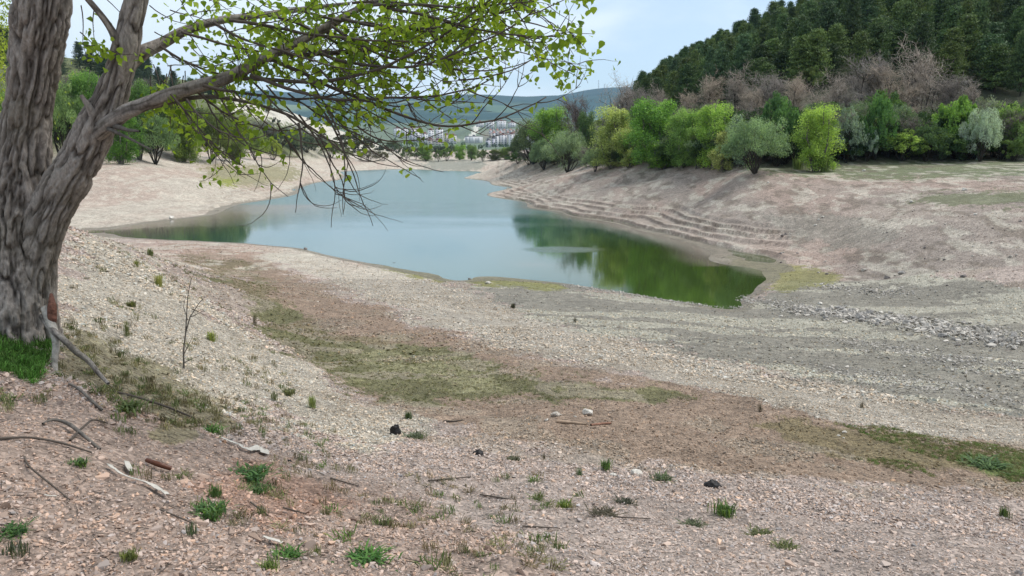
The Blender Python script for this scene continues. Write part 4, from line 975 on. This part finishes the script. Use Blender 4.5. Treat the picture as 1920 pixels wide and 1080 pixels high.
# hanging leafy curtain between the fork and the limb, and sprays above the frame
for _ in range(30):
    px = rnd.uniform(270, 430); curve(px, rnd.uniform(120, 185), d0 + rnd.uniform(-.5, .7), rnd.uniform(-110, -40), rnd.uniform(50, 120), rnd.uniform(-30, 60), 1.1, 9, leafy=.75)
for _ in range(60):
    px = rnd.uniform(270, 930); py = rnd.uniform(-60, 60); curve(px, py, d0 + rnd.uniform(-.8, .9), rnd.uniform(-70, 40), rnd.uniform(60, 140), rnd.uniform(-40, 40), 1.1, 9, leafy=.8)
for _ in range(44):
    px = rnd.uniform(270, 880); py = rnd.uniform(30, 150); curve(px, py, d0 + rnd.uniform(-.8, .9), rnd.uniform(-70, 40), rnd.uniform(50, 110), rnd.uniform(-40, 40), 1.0, 8, leafy=.75)
for px, py, an, ln in ((152,10,-80,110),(150,60,-40,60),(190,92,-10,-60),(160,86,0,40),(330,-20,-70,90),(178,10,-100,90),(280,10,-40,110),(290,60,-30,70)):
    curve(px, py, d0 - .4, an, abs(ln), 20, 1.1, 8, leafy=.8)
# two long outermost shoots with leaves only at the tip
P = curve(830,128,d0-.5,-6,225,40,1.6,16,wander=.03); 
for q in range(7): LEAFP.append((path([P[-1]])[0] + rs.randn(3) * .03, P[-1]))
P = curve(860,150,d0-.5,2,260,60,1.6,16,wander=.03)
# the crown above the frame
for _ in range(110):
    px = rnd.uniform(-500, 900); py = rnd.uniform(-1000, -60); curve(px, py, d0 + rnd.uniform(-2, 2.5), rnd.uniform(-80, 60), rnd.uniform(90, 260), rnd.uniform(-40, 40), 2.2, 9, leafy=.9)
for (x0, y0, x1, y1, dd_) in ((81,-60,-300,-500,1.2),(110,-300,-200,-900,-1.3),(270,-80,600,-500,.9),(320,-350,760,-800,-1.5),(300,-200,-60,-760,1.5),(140,-600,300,-980,0),(340,-520,420,-960,1)):
    tt = np.linspace(0, 1, 9); TW.tube(path([(x0 + (x1 - x0) * q, y0 + (y1 - y0) * q - 60 * math.sin(q * 3.1), d0 - .3 + dd_ * q) for q in tt]), np.linspace(14, 4, 9) * PXM, 8)
link('twigs', TW.mesh('twigs', [M_tw], True), TREE)['kind'] = 'stuff'
print('leaf nodes', len(LEAFP))
pos = []; 
for P3, pp_ in LEAFP:
    for _ in range(rnd.choice([3, 4, 5, 6])): pos.append(P3 + rs.randn(3) * .04 * np.array([1, 1.1, 1]) - [0, 0, .02])
pos = np.array(pos); n = len(pos); print('leaves', n)
sz = .018 + .028 * rs.rand(n)
a = rs.randn(n, 3) * [.7, .7, .45] + [0, 0, -.7]; a /= np.linalg.norm(a, axis=1)[:, None]       # tip direction, hanging
b_ = np.cross(a, rs.randn(n, 3)); b_ /= np.linalg.norm(b_, axis=1)[:, None]; nn = np.cross(a, b_)
outl = [(-.05, 0, 0), (.02, .38, .05), (.30, .50, .10), (.62, .30, .06), (1.05, 0, -.12), (.62, -.30, .06), (.30, -.50, .10), (.02, -.38, .05)]
Vl = np.stack([pos + (a * u_ + b_ * v_ + nn * w_) * sz[:, None] * 1.25 for u_, v_, w_ in outl], 1).reshape(-1, 3)
o = np.arange(n)[:, None] * 8
Ql = np.concatenate([o + np.array([[0, 1, 2, 3]]), o + np.array([[0, 5, 6, 7]])]); Ql2 = o + np.array([[0, 3, 4, 5]])
LF = MB(); LF.add(Vl, None, np.concatenate([Ql, Ql2]), np.repeat(np.clip(.5 + .28 * rs.randn(n), 0, 1), 8))
lo = link('leaves', LF.mesh('leaves', [leaf_mat('poplar_leaf', .42, .45)], False), TREE); lo.color = (*srgb(128, 152, 52), 1); lo['kind'] = 'stuff'

# roots and the bare reddish scar at the foot
def root(pts, rpx, mat, name='root', k=14, seed=50):
    mb = MB(); P = [np.array(hit(px, py, 1.5)) + [0, 0, dz] - TB_ for px, py, dz in pts]; bark_tube(mb, P, np.array(rpx) * PXM, k, .02, .012, seed); return link(name, mb.mesh(name, [mat], True), TREE)
M_proot = plain('pale_root', (.36, .33, .29), .9, .35, 18.0, .6)
mb = MB(); bark_tube(mb, path([(84,575,d0-.26),(95,605,d0-.38),(107,640,d0-.42),(101,680,d0-.5),(106,735,d0-.6)]), np.array([8,8,6.5,5,6]) * PXM, 20, .015, .008, 61); link('root', mb.mesh('root', [M_proot], True), TREE)
mb = MB(); bark_tube(mb, path([(78,590,d0-.3),(100,622,d0-.42),(124,640,d0-.46),(146,664,d0-.54),(164,672,d0-.57),(184,700,d0-.64),(206,722,d0-.72)]), np.array([7,5.5,5,5.4,4.2,4,2.5]) * PXM, 16, .015, .008, 62); link('root', mb.mesh('root', [M_fb], True), TREE)
mb = MB(); bark_tube(mb, path([(96,552,d0-.2),(98,575,d0-.33),(98,600,d0-.36),(96,625,d0-.25)]), np.array([3,8,8,3]) * PXM, 24, .01, .01, 63)
link('bark_scar', mb.mesh('bark_scar', [plain('red_rot', (.13, .06, .042), .95, .4, 30.0, .6)], True), TREE)

# ------------------------------------------------------------------ stones, chips, weeds, litter
def rock_mesh(n=14, flat=.6, seed=0, mat=None, sharp=True):
    import bmesh
    r_ = np.random.RandomState(seed); bm = bmesh.new()
    for v in r_.randn(n, 3): v = v / np.linalg.norm(v) * (.8 + .25 * r_.rand()); bm.verts.new((v[0] * .5, v[1] * .38, v[2] * .5 * flat))
    ret = bmesh.ops.convex_hull(bm, input=bm.verts)
    for v in [v for v in bm.verts if not v.link_faces]: bm.verts.remove(v)
    if not sharp: bmesh.ops.bevel(bm, geom=list(bm.edges), offset=.05, segments=2, affect='EDGES', profile=.6)
    me = bpy.data.meshes.new('stone'); bm.to_mesh(me); bm.free(); me.materials.append(mat); return me
M_chip = inst_leaf('stone_chip', 0, 0, .85)
CH = [rock_mesh(10, .45, s_, M_chip) for s_ in range(5)]
colgrid = c_chip[:-1].reshape(nR, nT, 3)
def soil(x, y):
    r_ = np.hypot(x, y); th = np.arctan2(x, y); i_ = np.clip(np.searchsorted(R, r_), 0, nR - 1); j_ = np.clip(np.round((th - th_in[0]) / (th_in[1] - th_in[0])).astype(int), 0, 899)
    return colgrid[i_, j_]
base_pale = srgb(186, 172, 160) * K
def chips(n, r0, r1, s0, s1, clump, keep=None):
    r_ = r0 * (r1 / r0) ** rs.rand(n); th = np.radians(-37 + 74 * rs.rand(n)); x, y = r_ * np.sin(th), r_ * np.cos(th); z = H(x, y); col = soil(x, y)
    lum = col.sum(1); green = (col[:, 1] > col[:, 0] * .93); br_ = lum < base_pale.sum() * .62
    k_ = (z > .03) & (rs.rand(n) < np.where(green, .10, np.where(br_, .22, 1.0))) & (fbm(x * clump, y * clump, o=3, s=70) + .35 * rs.rand(n) > .52)
    x, y, z, col = x[k_], y[k_], z[k_], col[k_]; n = len(x)
    s_ = s0 * (s1 / s0) ** (rs.rand(n) ** 1.8)
    j_ = (.72 + .75 * rs.rand(n) ** 1.3)[:, None]; cc_ = col * np.array([[1.12, 1.11, 1.07]]) * j_ * (1 + .06 * rs.randn(n, 1) * np.array([[1, 0, -1]])) + .04 * (rs.rand(n, 1) > .8)
    return np.c_[x, y, z + s_ * .10, rs.randn(n, 2) * .35, rs.rand(n) * 6.28, s_, np.clip(cc_, .02, .75)]
pts = np.vstack([chips(105000, 1.7, 7, .009, .042, 2.2), chips(1600, 2.4, 14, .04, .10, 1.2), chips(150000, 6, 16, .016, .065, 1.2), chips(130000, 14, 36, .03, .13, .5), chips(60000, 32, 75, .04, .13, .25)])
scatter('gravel', pts, CH, 'loose angular stone chips and gravel over the dry banks')
print('chips', len(pts))

# rubble bars in the stream bed
def bar(line, n, spread, s0, s1):
    L_ = np.array([hit(a_, b2, 10)[:2] for a_, b2 in line]); out_ = []
    for _ in range(n):
        q = rnd.uniform(0, len(L_) - 1.001); i_ = int(q); p_ = L_[i_] + (L_[i_ + 1] - L_[i_]) * (q - i_)
        out_.append((p_[0] + rnd.gauss(0, spread), p_[1] + rnd.gauss(0, spread * 1.3), s0 * (s1 / s0) ** (rnd.random() ** 2)))
    return np.array(out_)
bb = np.vstack([bar([(1500,582),(1600,592),(1700,604),(1800,622),(1930,645)], 3200, .55, .06, .32), bar([(1290,545),(1340,552),(1400,562),(1480,575),(1520,585)], 1500, .35, .05, .2),
                bar([(1600,640),(1750,672),(1930,700)], 1500, .6, .04, .16), bar([(1540,535),(1640,548),(1700,548)], 600, .5, .06, .22), bar([(1385,577),(1280,568),(1150,548),(1062,535)], 1300, .18, .05, .16), bar([(1560,690),(1700,722),(1900,745)], 1200, .5, .04, .13)])
zz = H(bb[:, 0], bb[:, 1]); ok_ = zz > -.04; bb, zz = bb[ok_], zz[ok_]; n = len(bb)
g_ = (.26 + .26 * rs.rand(n))[:, None] * np.array([[.98, .90, .80]])
scatter('rubble', np.c_[bb[:, 0], bb[:, 1], zz + bb[:, 2] * .12, rs.randn(n, 2) * .4, rs.rand(n) * 6.3, bb[:, 2], g_], CH, 'bars of grey and white rubble along the drained stream bed')

def rockmat(col): return plain('rock', tuple(col), .85, .35, 6.0, .5)
M_r = [rockmat((.42, .38, .33)), rockmat((.30, .28, .26)), rockmat((.17, .15, .14)), rockmat((.58, .54, .48))]
RK = [rock_mesh(16, .62, 40 + s_, None, False) for s_ in range(5)]
def rock(px, py, wpx, mi_, label, group=None, k_=0, cat='rock', tall=1.0):
    x, y, z = hit(px, py, 2); me = RK[k_ % 5].copy(); me.materials.clear(); me.materials.append(M_r[mi_]); w = wpx / FPX * math.hypot(x, y)
    o = link('rock', me, None, (x, y, z + w * .12)); o.scale = (w, w, w * tall); o.rotation_euler = (rnd.uniform(-.2, .2), rnd.uniform(-.2, .2), rnd.uniform(-.4, .4)); return tag(o, label, cat, group)
rock(1041,781,26,0,'blocky beige stone at the left of the old campfire spot',k_=0); rock(1103,777,30,3,'flat topped pale stone at the right of the old campfire spot',k_=1)
rock(1078,782,10,0,'fist sized stone between the two campfire stones',k_=2); rock(1025,789,12,3,'flat pale stone in front of the left campfire stone',k_=3)
rock(320,410,13,3,'small pale rock with a dark foot at the left waterline',k_=4,tall=1.1)
for k_, (px, py, w_, mi_, lb) in enumerate([(1583,812,12,3,'pale stone on the grassy flat, topmost of three'),(1572,818,9,3,'small pale stone left of the topmost of three'),(1581,822,7,3,'lowest of three small pale stones on the grassy flat'),
    (1262,640,12,1,'rounded grey stone alone on the edge of the grey bed'),(1663,522,14,2,'dark boulder on the mud right of the mossy patch'),(1690,514,16,1,'grey boulder behind the dark one on the mud'),(1620,508,12,0,'light boulder left of the dark one on the mud'),
    (1806,520,14,2,'dark boulder at the foot of the right slope'),(1640,548,20,0,'larger stone on the small bar below the mossy mud'),(1611,597,26,1,'biggest grey block at the front of the stony bar'),(1572,580,18,1,'grey block left in the stony bar'),
    (1796,648,12,2,'dark stone lying below the stony bar'),(880,524,9,2,'dark stone at the tip of the mossy shore'),(740,495,8,2,'dark stone at the waterline of the near shore'),(572,468,10,2,'small dark stone on the spit of the near shore'),(915,532,14,3,'white flat stone by the mossy shore'),
    (1150,893,20,3,'whitish flat stone next to the green tufts'),(1192,890,34,3,'broad whitish stone between the green tufts'),(965,572,12,2,'dark lump on the pale gravel strip'),(1808,357,12,3,'white stone highest on the grassy right slope'),(1708,380,10,3,'white stone at the left end of the grassy streak'),(1620,321,8,3,'white speck of stone on the grass below the thicket'),(1440,343,6,3,'small white stone under the rounded willow')]):
    rock(px, py, w_, mi_, lb, k_=k_)
for k_ in range(60):
    px = 1500 + 430 * rnd.random(); py = np.interp(px, [1500, 1600, 1700, 1800, 1930], [582, 592, 604, 622, 645]) + rnd.gauss(0, 7)
    rock(px, py, rnd.uniform(9, 20), rnd.choice([0, 1, 1, 3]), 'grey white block in the stony bar of the stream bed', 'blocks in the stony bar', k_)
for k_ in range(40):
    px = rnd.uniform(1450, 1915); py = rnd.uniform(400, 545)
    rock(px, py, rnd.uniform(4, 9), rnd.choice([0, 1, 2, 3]), 'small stone strewn over the lower right slope', 'stones on the right slope', k_)

# weeds
def tuft_mesh(n, h, spread, wleaf, up, mat, bend=.5):
    mb = MB(); V = []; tn_ = rs.rand(n)
    az = rs.rand(n) * 6.28; b0 = rs.randn(n, 3) * [spread * .35, spread * .35, 0]; out_ = np.stack([np.cos(az), np.sin(az), np.zeros(n)], -1)
    hh = h * (.5 + .6 * rs.rand(n)); ln_ = spread * (.2 + .8 * rs.rand(n)) * (1 - up)
    m1 = b0 + out_ * (ln_ * .5)[:, None] + np.array([0, 0, 1]) * (hh * .7)[:, None]; e = b0 + out_ * ln_[:, None] + np.array([0, 0, 1]) * (hh * (1 - bend * rs.rand(n) * .6))[:, None]
    sd_ = np.stack([-np.sin(az), np.cos(az), np.zeros(n)], -1) * wleaf
    V = np.stack([b0 - sd_ * .5, b0 + sd_ * .5, m1 + sd_, m1 - sd_, e], 1).reshape(-1, 3); o = np.arange(n)[:, None] * 5
    mb.add(V, o + np.array([[3, 2, 4]]), o + np.array([[0, 1, 2, 3]]), np.repeat(tn_, 5)); return mb.mesh('tuft', [mat])
TU = [tuft_mesh(110, .16, .16, .006, .35, M_leaf), tuft_mesh(150, .12, .2, .009, .1, M_leaf), tuft_mesh(70, .2, .12, .004, .5, M_leaf)]
def weed(px, py, wpx, hpx, col, label, group='weed tufts', k_=0):
    x, y, z = hit(px, py, 1.6); D_ = math.hypot(x, y); w = wpx / FPX * D_; h = hpx / FPX * D_
    o = link('weed_tuft', TU[k_ % 3], None, (x, y, z - .01)); o.scale = (w / .34, w / .34, h / .16); q_ = srgb(*col); q_ = (q_.mean() + (q_ - q_.mean()) * .72) * .85; o.color = (*q_, 1); o.rotation_euler[2] = rnd.uniform(0, 6); return tag(o, label, 'weed', group)
G1, G2, G3 = (92, 128, 60), (104, 118, 66), (150, 160, 60)
WD = [(1358,968,66,34,(92,126,52),'largest green weed tuft standing alone in the right foreground',0),(1136,880,34,26,G1,'bright green tuft above the whitish stones',0),(1086,892,26,20,(84,120,76),'bluish green spiky tuft left of the bright one',2),(1882,970,24,24,(84,110,56),'small green tuft at the right edge',0),
 (1058,952,32,24,(128,150,50),'yellow green tuft below the spiky one',1),(1010,938,50,20,G2,'dull straggly tuft left of the yellow green one',2),(1172,944,40,12,(80,84,60),'low dark tuft right of the yellow green one',1),(1425,1004,50,14,(112,120,60),'low mossy tuft below the largest weed',1),(1473,1026,44,14,(120,128,64),'lowest mossy tuft on the right',1),(1300,985,44,12,(100,112,72),'flat grey green weed left of the largest one',1),(1240,900,44,14,(96,116,70),'flat green weed right of the whitish stones',1),
 (404,932,38,30,G1,'upright green tuft above the big foreground patch',0),(392,966,70,34,(92,136,58),'bushy green patch in the left foreground',1),(360,1004,40,28,(88,112,78),'grey green tuft below the bushy patch',2),(468,894,80,22,(86,134,60),'long low green patch on the red soil',1),(482,924,50,22,G1,'small green patch below the long one',1),
 (490,966,40,22,G2,'dry tuft right of the bushy patch',2),(538,1044,60,22,(88,140,46),'bright green patch at the bottom near the white rag',1),(690,1052,90,26,(84,142,44),'bright green sprawling weed at the bottom centre',1),(505,1068,60,30,(120,144,60),'yellowish green tuft at the very bottom',0),(594,1040,30,24,(110,132,60),'small tuft right of the bright patch',2),(245,1050,46,28,(120,130,56),'yellowish tuft at the bottom left',0),(146,872,34,18,G1,'round green weed beside the curved root',1),(14,1000,60,18,(78,124,50),'green weed at the bottom left corner',1),(395,812,46,20,(96,150,50),'lime green tuft on the edge of the dry weeds',1),(240,770,60,26,(104,126,60),'green clump under the dry weeds',1),(30,1040,80,24,(88,96,72),'dark straggly weeds at the bottom left corner',2),
 (586,765,22,30,(150,165,90),'pale yellow green upright weed on the slope',0),(396,640,26,22,(150,164,62),'yellow green seedling on the gravel slope',0),(298,538,22,26,(170,172,70),'yellow seedling high on the gravel slope',0),(765,786,22,20,(78,104,60),'dark green tuft at the edge of the flat',0),(238,632,20,30,(110,120,60),'thin green stem plant on the slope',2),(282,480,16,16,(120,132,70),'small weed near the crest of the slope',0),(255,500,14,14,(140,146,70),'tiny yellow weed on the crest',0),(478,612,14,24,(100,96,76),'dark seedling by the edge of the green flat',2),(246,575,18,16,(120,124,70),'small dry weed beside the trunk',1),
 (780,822,40,18,(112,124,92),'grey green patch behind the black rubbish',1),(540,740,30,18,(128,132,84),'small weed left of the pale upright one',1),(515,752,26,20,(112,122,80),'grey weed on the lower slope',2),(1425,772,18,16,(84,76,60),'dry dark tuft on the brown flat',2),(1616,765,16,14,(96,84,66),'dry tuft at the edge of the pale strip',2),(1020,862,12,16,(96,88,68),'thin dry stalks left of the spiky tuft',2),(963,864,30,14,(110,110,78),'low dry weed left of the stalks',1),(962,578,14,12,(90,88,64),'small weed on the pale gravel strip',0),(1078,605,12,12,(86,80,60),'tiny weed right along the pale strip',2),(1850,870,60,10,G1,'green patch of grass at the right end of the flat',1),
 (610,965,40,16,(120,116,80),'dry weed in the middle of the left foreground',2),(655,1005,40,18,(110,112,76),'dry straggle above the sprawling weed',2),(720,985,30,12,(126,120,84),'small dry weed on the pink gravel',1),(1130,965,60,12,(104,96,72),'dry flattened weed below the yellow green tuft',1)]
for (px, py, w_, h_, col, lb, k_) in WD: weed(px, py, w_, h_, col, lb, k_=k_)
for px, by, w_, h_, lb in ((1495,318,30,26,'left clump of tall grass under the lone tree'),(1545,322,30,34,'right clump of tall grass under the lone tree')):
    x, y, z = hit(px, by, 40); o = link('grass_clump', TU[0], None, (x, y, z)); o.scale = (w_ / FPX * y / .34,) * 2 + (h_ / FPX * y / .16,); o.color = (*srgb(120, 138, 86), 1); tag(o, lb, 'grass clump')

# fine growth: grass at the foot of the tree, dry weeds on the slope, thin turf on the flats
M_gi = inst_leaf('grass_blade', .45, .3)
def retex(me): q = me.copy(); q.materials.clear(); q.materials.append(M_gi); return q
BL = [retex(tuft_mesh(26, .10, .10, .0035, .4, M_leaf)), retex(tuft_mesh(20, .13, .08, .0028, .5, M_leaf)), retex(tuft_mesh(30, .06, .12, .005, .1, M_leaf))]
def cover(name, polyp, n, cols, s0, s1, label, r=(1.6, 60), thr=.45, fr=1.5):
    xs = [q[0] for q in polyp]; ys = [q[1] for q in polyp]; out_ = []
    P_ = np.array([hit(q[0], q[1], 1.6)[:2] for q in polyp]); mn, mx = P_.min(0) - .3, P_.max(0) + .3
    x = mn[0] + (mx[0] - mn[0]) * rs.rand(n * 6); y = mn[1] + (mx[1] - mn[1]) * rs.rand(n * 6)
    w_ = .8 if mx[1] < 12 else 1.6
    k_ = inpoly(x + w_ * .25 * (fbm(x, y, o=3, s=5) - .5), y + w_ * (fbm(x, y, o=3, s=6) - .5), [tuple(q) for q in P_]) & (fbm(x * fr, y * fr, o=3, s=80) > thr)
    x, y = x[k_][:n], y[k_][:n]; z = H(x, y); n = len(x); ci_ = rs.randint(len(cols), size=n); cc_ = np.array([srgb(*q) for q in cols])[ci_] * (.7 + .6 * rs.rand(n, 1))
    return scatter(name, np.c_[x, y, z - .005, rs.randn(n, 2) * .15, rs.rand(n) * 6.3, s0 + (s1 - s0) * rs.rand(n), cc_], BL, label)
cover('grass', [(-60,590),(60,588),(112,640),(108,690),(90,715),(40,700),(-60,665)], 1500, [(82,126,52),(92,132,58),(84,112,54)], .45, .95, 'lush green grass growing at the foot of the old tree', thr=.3)
cover('dry_weeds', [(115,600),(210,610),(330,690),(430,790),(400,830),(300,800),(180,730),(115,700)], 190, [(122,120,80),(128,122,84),(92,104,58),(104,96,70)], .35, .8, 'tangle of dry and greenish weeds on the slope beside the tree', thr=.42)
cover('sparse_weeds', [(-60,700),(500,760),(1100,900),(1000,1100),(-60,1100)], 300, [(122,120,84),(92,112,58),(120,108,80)], .35, .8, 'sparse small weeds among the foreground gravel', thr=.53)
cover('slope_weeds', [(130,440),(290,480),(560,700),(520,780),(330,690),(120,560)], 500, [(120,118,80),(104,112,70),(132,120,90)], .4, .9, 'sparse small weeds over the gravel slope', thr=.5)
cover('turf', [(330,476),(460,486),(560,600),(760,650),(1000,700),(1240,725),(1350,752),(1000,750),(780,768),(640,728),(490,610),(440,530)], 6500, [(112,112,70),(122,116,78),(100,108,62)], .2, .45, 'thin low turf on the green part of the flat', thr=.42, fr=.6)
cover('flat_turf', [(1450,800),(1660,800),(1960,860),(1960,912),(1700,885)], 2200, [(118,118,74),(98,124,60),(126,118,84)], .2, .4, 'thin grass on the right part of the flat', thr=.45, fr=.8)
# twigs and bark litter
LM = MB(); n = 1400
r_ = 2.2 * (11 / 2.2) ** rs.rand(n); th = np.radians(-37 + 50 * rs.rand(n) ** 1.3); x, y = r_ * np.sin(th), r_ * np.cos(th); z = H(x, y); az = rs.rand(n) * 6.28; ln_ = .02 + .10 * rs.rand(n) ** 3 + .0
P0_ = np.stack([x, y, z + .008], -1); x1, y1 = x + ln_ * np.cos(az), y + ln_ * np.sin(az); P1_ = np.stack([x1, y1, H(x1, y1) + .010], -1); strips(LM, P0_, P1_, .0022, .0014)
tag(link('twig_litter', LM.mesh('twig_litter', [M_tw])), 'bits of dead twig strewn over the near bank', kind='stuff')
def stick(pts, rpx, name, label, cat, mat, lift=.012, k=8, group=None):
    P = np.array([np.array(hit(a_, b2, 1.6)) + [0, 0, lift + (q[0] if q else 0)] for a_, b2, *q in pts]); base = P[0].copy(); D_ = math.hypot(base[0], base[1])
    mb = MB(); bark_tube(mb, P - base, np.array(rpx) / FPX * D_, k, .02, .003, 70); return tag(link(name, mb.mesh(name, [mat], True), None, base), label, cat, group)
stick([(78,800),(100,794,.02),(130,806,.03),(160,828,.02),(192,850)],[1.5,2.6,3.4,3.2,2],'dead_branch','thick curved grey root lying half buried in the left foreground','branch',M_limb)
stick([(128,722),(150,738,.02),(175,762,.02),(196,776)],[1.5,2.2,2.6,2],'dead_branch','short dark broken branch just below the tree roots','branch',M_limb)
stick([(46,858),(50,880,.01),(90,912,.01),(135,945)],[1.4,1.5,1.5,1],'dead_twig','long thin dark twig left of the white rag','twig',M_tw)
stick([(-20,828),(60,826,.01),(120,838,.01),(180,855)],[2,2,2,1.3],'dead_twig','dark twig crossing the left edge under the curved root','twig',M_tw)
stick([(205,735),(260,752,.02),(320,772,.02),(372,790)],[2,2,2,1.4],'dead_twig','thin bare twig running through the dry weeds','twig',M_tw)
stick([(130,832),(150,820,.03),(175,800,.04),(205,798)],[2,2,2,1.2],'dead_twig','forked dark twig beside the curved root','twig',M_tw)
stick([(1044,792),(1070,794),(1100,797)],[3,3,2],'dead_stick','pale stick lying in front of the campfire stones','stick',plain('pale_wood',(.34,.25,.18),.9,.3,10))
stick([(1108,799),(1130,796),(1146,795)],[2.4,2.4,2],'dead_stick','reddish stick right of the pale one','stick',plain('red_wood',(.24,.13,.09),.9,.3,10))
stick([(832,791),(850,792),(868,789)],[1.8,1.8,1.4],'dead_twig','thin twig left of the campfire stones','twig',M_tw)
stick([(276,872),(296,882,.01),(322,888)],[3.5,4.5,4],'brown_litter','dark brown stick shaped piece of litter lying by the white rag','litter',plain('brown_glass',(.09,.035,.02),.25,.2,10),.03,14)
for (px, py, an_, ln_) in ((470,945,1,60),(800,905,-.2,90),(900,930,.3,60),(1110,970,.1,110),(530,955,.5,50),(620,900,.5,60),(980,990,.1,70),(300,960,.7,80)):
    stick([(px,py),(px+ln_*.5*math.cos(an_),py+ln_*.25*math.sin(an_)),(px+ln_*math.cos(an_),py+ln_*.5*math.sin(an_))],[1.6,1.6,1],'dead_twig','thin dead twig lying on the foreground gravel','twig',M_tw,group='twigs on the gravel')

def rag(px, py, pts, name, label, mat, cat='litter'):
    """a crumpled strip following the ground"""
    P = np.array([hit(a_, b2, 1.6) for a_, b2, w_ in pts]); Wd = np.array([q[2] for q in pts]) / FPX * math.hypot(*P[0][:2]); base = P[0].copy(); Wd = Wd * .62
    n = 40; u = np.linspace(0, len(P) - 1, n); C_ = np.stack([np.interp(u, range(len(P)), P[:, q]) for q in range(3)], -1); w_ = np.interp(u, range(len(P)), Wd)
    T = np.gradient(C_, axis=0); T[:, 2] = 0; T /= np.linalg.norm(T, axis=1)[:, None]; S_ = np.stack([-T[:, 1], T[:, 0], 0 * T[:, 0]], -1); v = np.linspace(-1, 1, 11)
    G_ = C_[:, None] + S_[:, None] * (v[None, :, None] * w_[:, None, None]); G_[..., 2] = H(G_[..., 0].ravel(), G_[..., 1].ravel()).reshape(n, 11) + .014 + .04 * np.abs(vn(G_[..., 0] * 28, G_[..., 1] * 28, s=3) - .4) * np.minimum(w_[:, None] * 18, 1) + .01
    i = np.arange(n - 1)[:, None] * 11; j = np.arange(10)[None]; Q_ = np.stack([i + j, i + j + 1, i + 12 + j, i + 11 + j], -1).reshape(-1, 4)
    Vt = G_.reshape(-1, 3) - base; o = link(name, mesh_np(name, Vt, Q_, [mat], True), None, base); s_ = o.modifiers.new('thick', 'SOLIDIFY'); s_.thickness = .003; return tag(o, label, cat)
M_wr = plain('dirty_white_plastic', (.46, .43, .38), .6, .15, 20, .3); M_br = plain('black_plastic', (.02, .018, .018), .5, .3, 20, .3)
rag(0,0,[(415,826,4),(440,836,5),(456,846,4),(470,850,8),(495,848,14),(497,856,12)],'plastic_scrap','torn white plastic scrap on the slope above the green patch',M_wr)
rag(0,0,[(206,880,7),(222,894,4),(250,906,3),(276,914,5),(292,922,11),(314,936,6)],'plastic_bag','twisted dirty white bag strip in the left foreground',M_wr)
rag(0,0,[(238,874,6),(242,884,8),(246,892,4)],'plastic_scrap','small white scrap standing beside the twisted bag strip',M_wr)
rag(0,0,[(494,1016,5),(512,1022,8),(530,1028,6)],'plastic_scrap','white scrap at the bottom near the bright green patch',M_wr)
rag(0,0,[(84,938,4),(96,940,6),(106,940,4)],'paper_scrap','little white scrap at the far left foreground',M_wr)
def lump(px, py, wpx, hpx, label, seed):
    x, y, z = hit(px, py, 2); D_ = math.hypot(x, y); mb = MB(); th = np.linspace(0, 2 * np.pi, 24, endpoint=False); ph = np.linspace(0, np.pi / 2 * 1.0, 10)
    T_, F_ = np.meshgrid(th, ph); rr = 1 + .9 * (fbm(np.cos(T_) * 2 * np.cos(F_) + seed, np.sin(T_) * 2 * np.cos(F_), F_ * 2, 3, seed) - .5)
    Vt = np.stack([np.cos(T_) * np.cos(F_) * rr * wpx / FPX * D_ / 2, np.sin(T_) * np.cos(F_) * rr * wpx / FPX * D_ / 3, np.sin(F_) * rr * hpx / FPX * D_ * 1.1 - .01], -1).reshape(-1, 3)
    i = np.arange(9)[:, None] * 24; j = np.arange(24)[None]; j2 = (j + 1) % 24; mb.add(Vt, None, np.stack([i + j, i + j2, i + 24 + j2, i + 24 + j], -1).reshape(-1, 4))
    tag(link('black_rubbish', mb.mesh('black_rubbish', [M_br]), None, (x, y, z)), label, 'rubbish')
lump(1334,912,34,12,'crumpled black rubbish above the largest weed tuft',3); lump(741,814,22,17,'crumpled black rubbish at the foot of the bank',9); lump(897,852,24,11,'small black peaked rubbish in the middle foreground',14); lump(543,866-0,10,6,'tiny black lump on the gravel of the lower bank',5)

# bare sapling on the slope
sx_, sy_, sz_ = hit(345, 692, 2); SB = np.array([sx_, sy_, sz_]); sap = MB()
def sp(pts, r0, r1): sap.tube(np.array([pd(a_, b2, sy_ + dd_) for a_, b2, dd_ in pts]) - SB, np.linspace(r0, r1, len(pts)), 6)
sp([(345,694,0),(344,660,0),(348,625,.02),(356,595,.03),(372,570,.02),(384,556,0)], .010, .003); sp([(348,625,.02),(350,590,.05),(352,555,.06),(358,525,.05),(366,508,.05)], .007, .002); sp([(343,668,0),(352,650,-.05),(361,632,-.08)], .006, .002)
sp([(356,595,.03),(368,590,0),(382,582,-.05)], .005, .002); sp([(352,600,.04),(344,575,.1),(352,540,.12)], .005, .002); sp([(345,680,0),(362,672,-.1),(388,662,-.2)], .005, .002)
tag(link('sapling', sap.mesh('sapling', [M_limb]), None, SB), 'thin leafless sapling standing on the gravel slope', 'sapling')

# ------------------------------------------------------------------ air
hv = np.array([[x_, y_, z_] for z_ in (-60, 620) for x_, y_ in ((-6600, -6600), (6600, -6600), (6600, 6600), (-6600, 6600))])
hm, t, p = nodes('haze'); t.nodes.remove(p); pv = newn(t, 'ShaderNodeVolumePrincipled'); pv.inputs['Color'].default_value = (.42, .68, .95, 1); pv.inputs['Density'].default_value = HAZE_D; pv.inputs['Anisotropy'].default_value = 0.2
t.links.new(pv.outputs[0], t.nodes['Material Output'].inputs['Volume'])
hz = link('haze', mesh_np('haze', hv, np.array([[3,2,1,0],[4,5,6,7],[0,1,5,4],[1,2,6,5],[2,3,7,6],[3,0,4,7]]), [hm])); tag(hz, 'thin blue air between the lake and the distant mountains', kind='stuff')
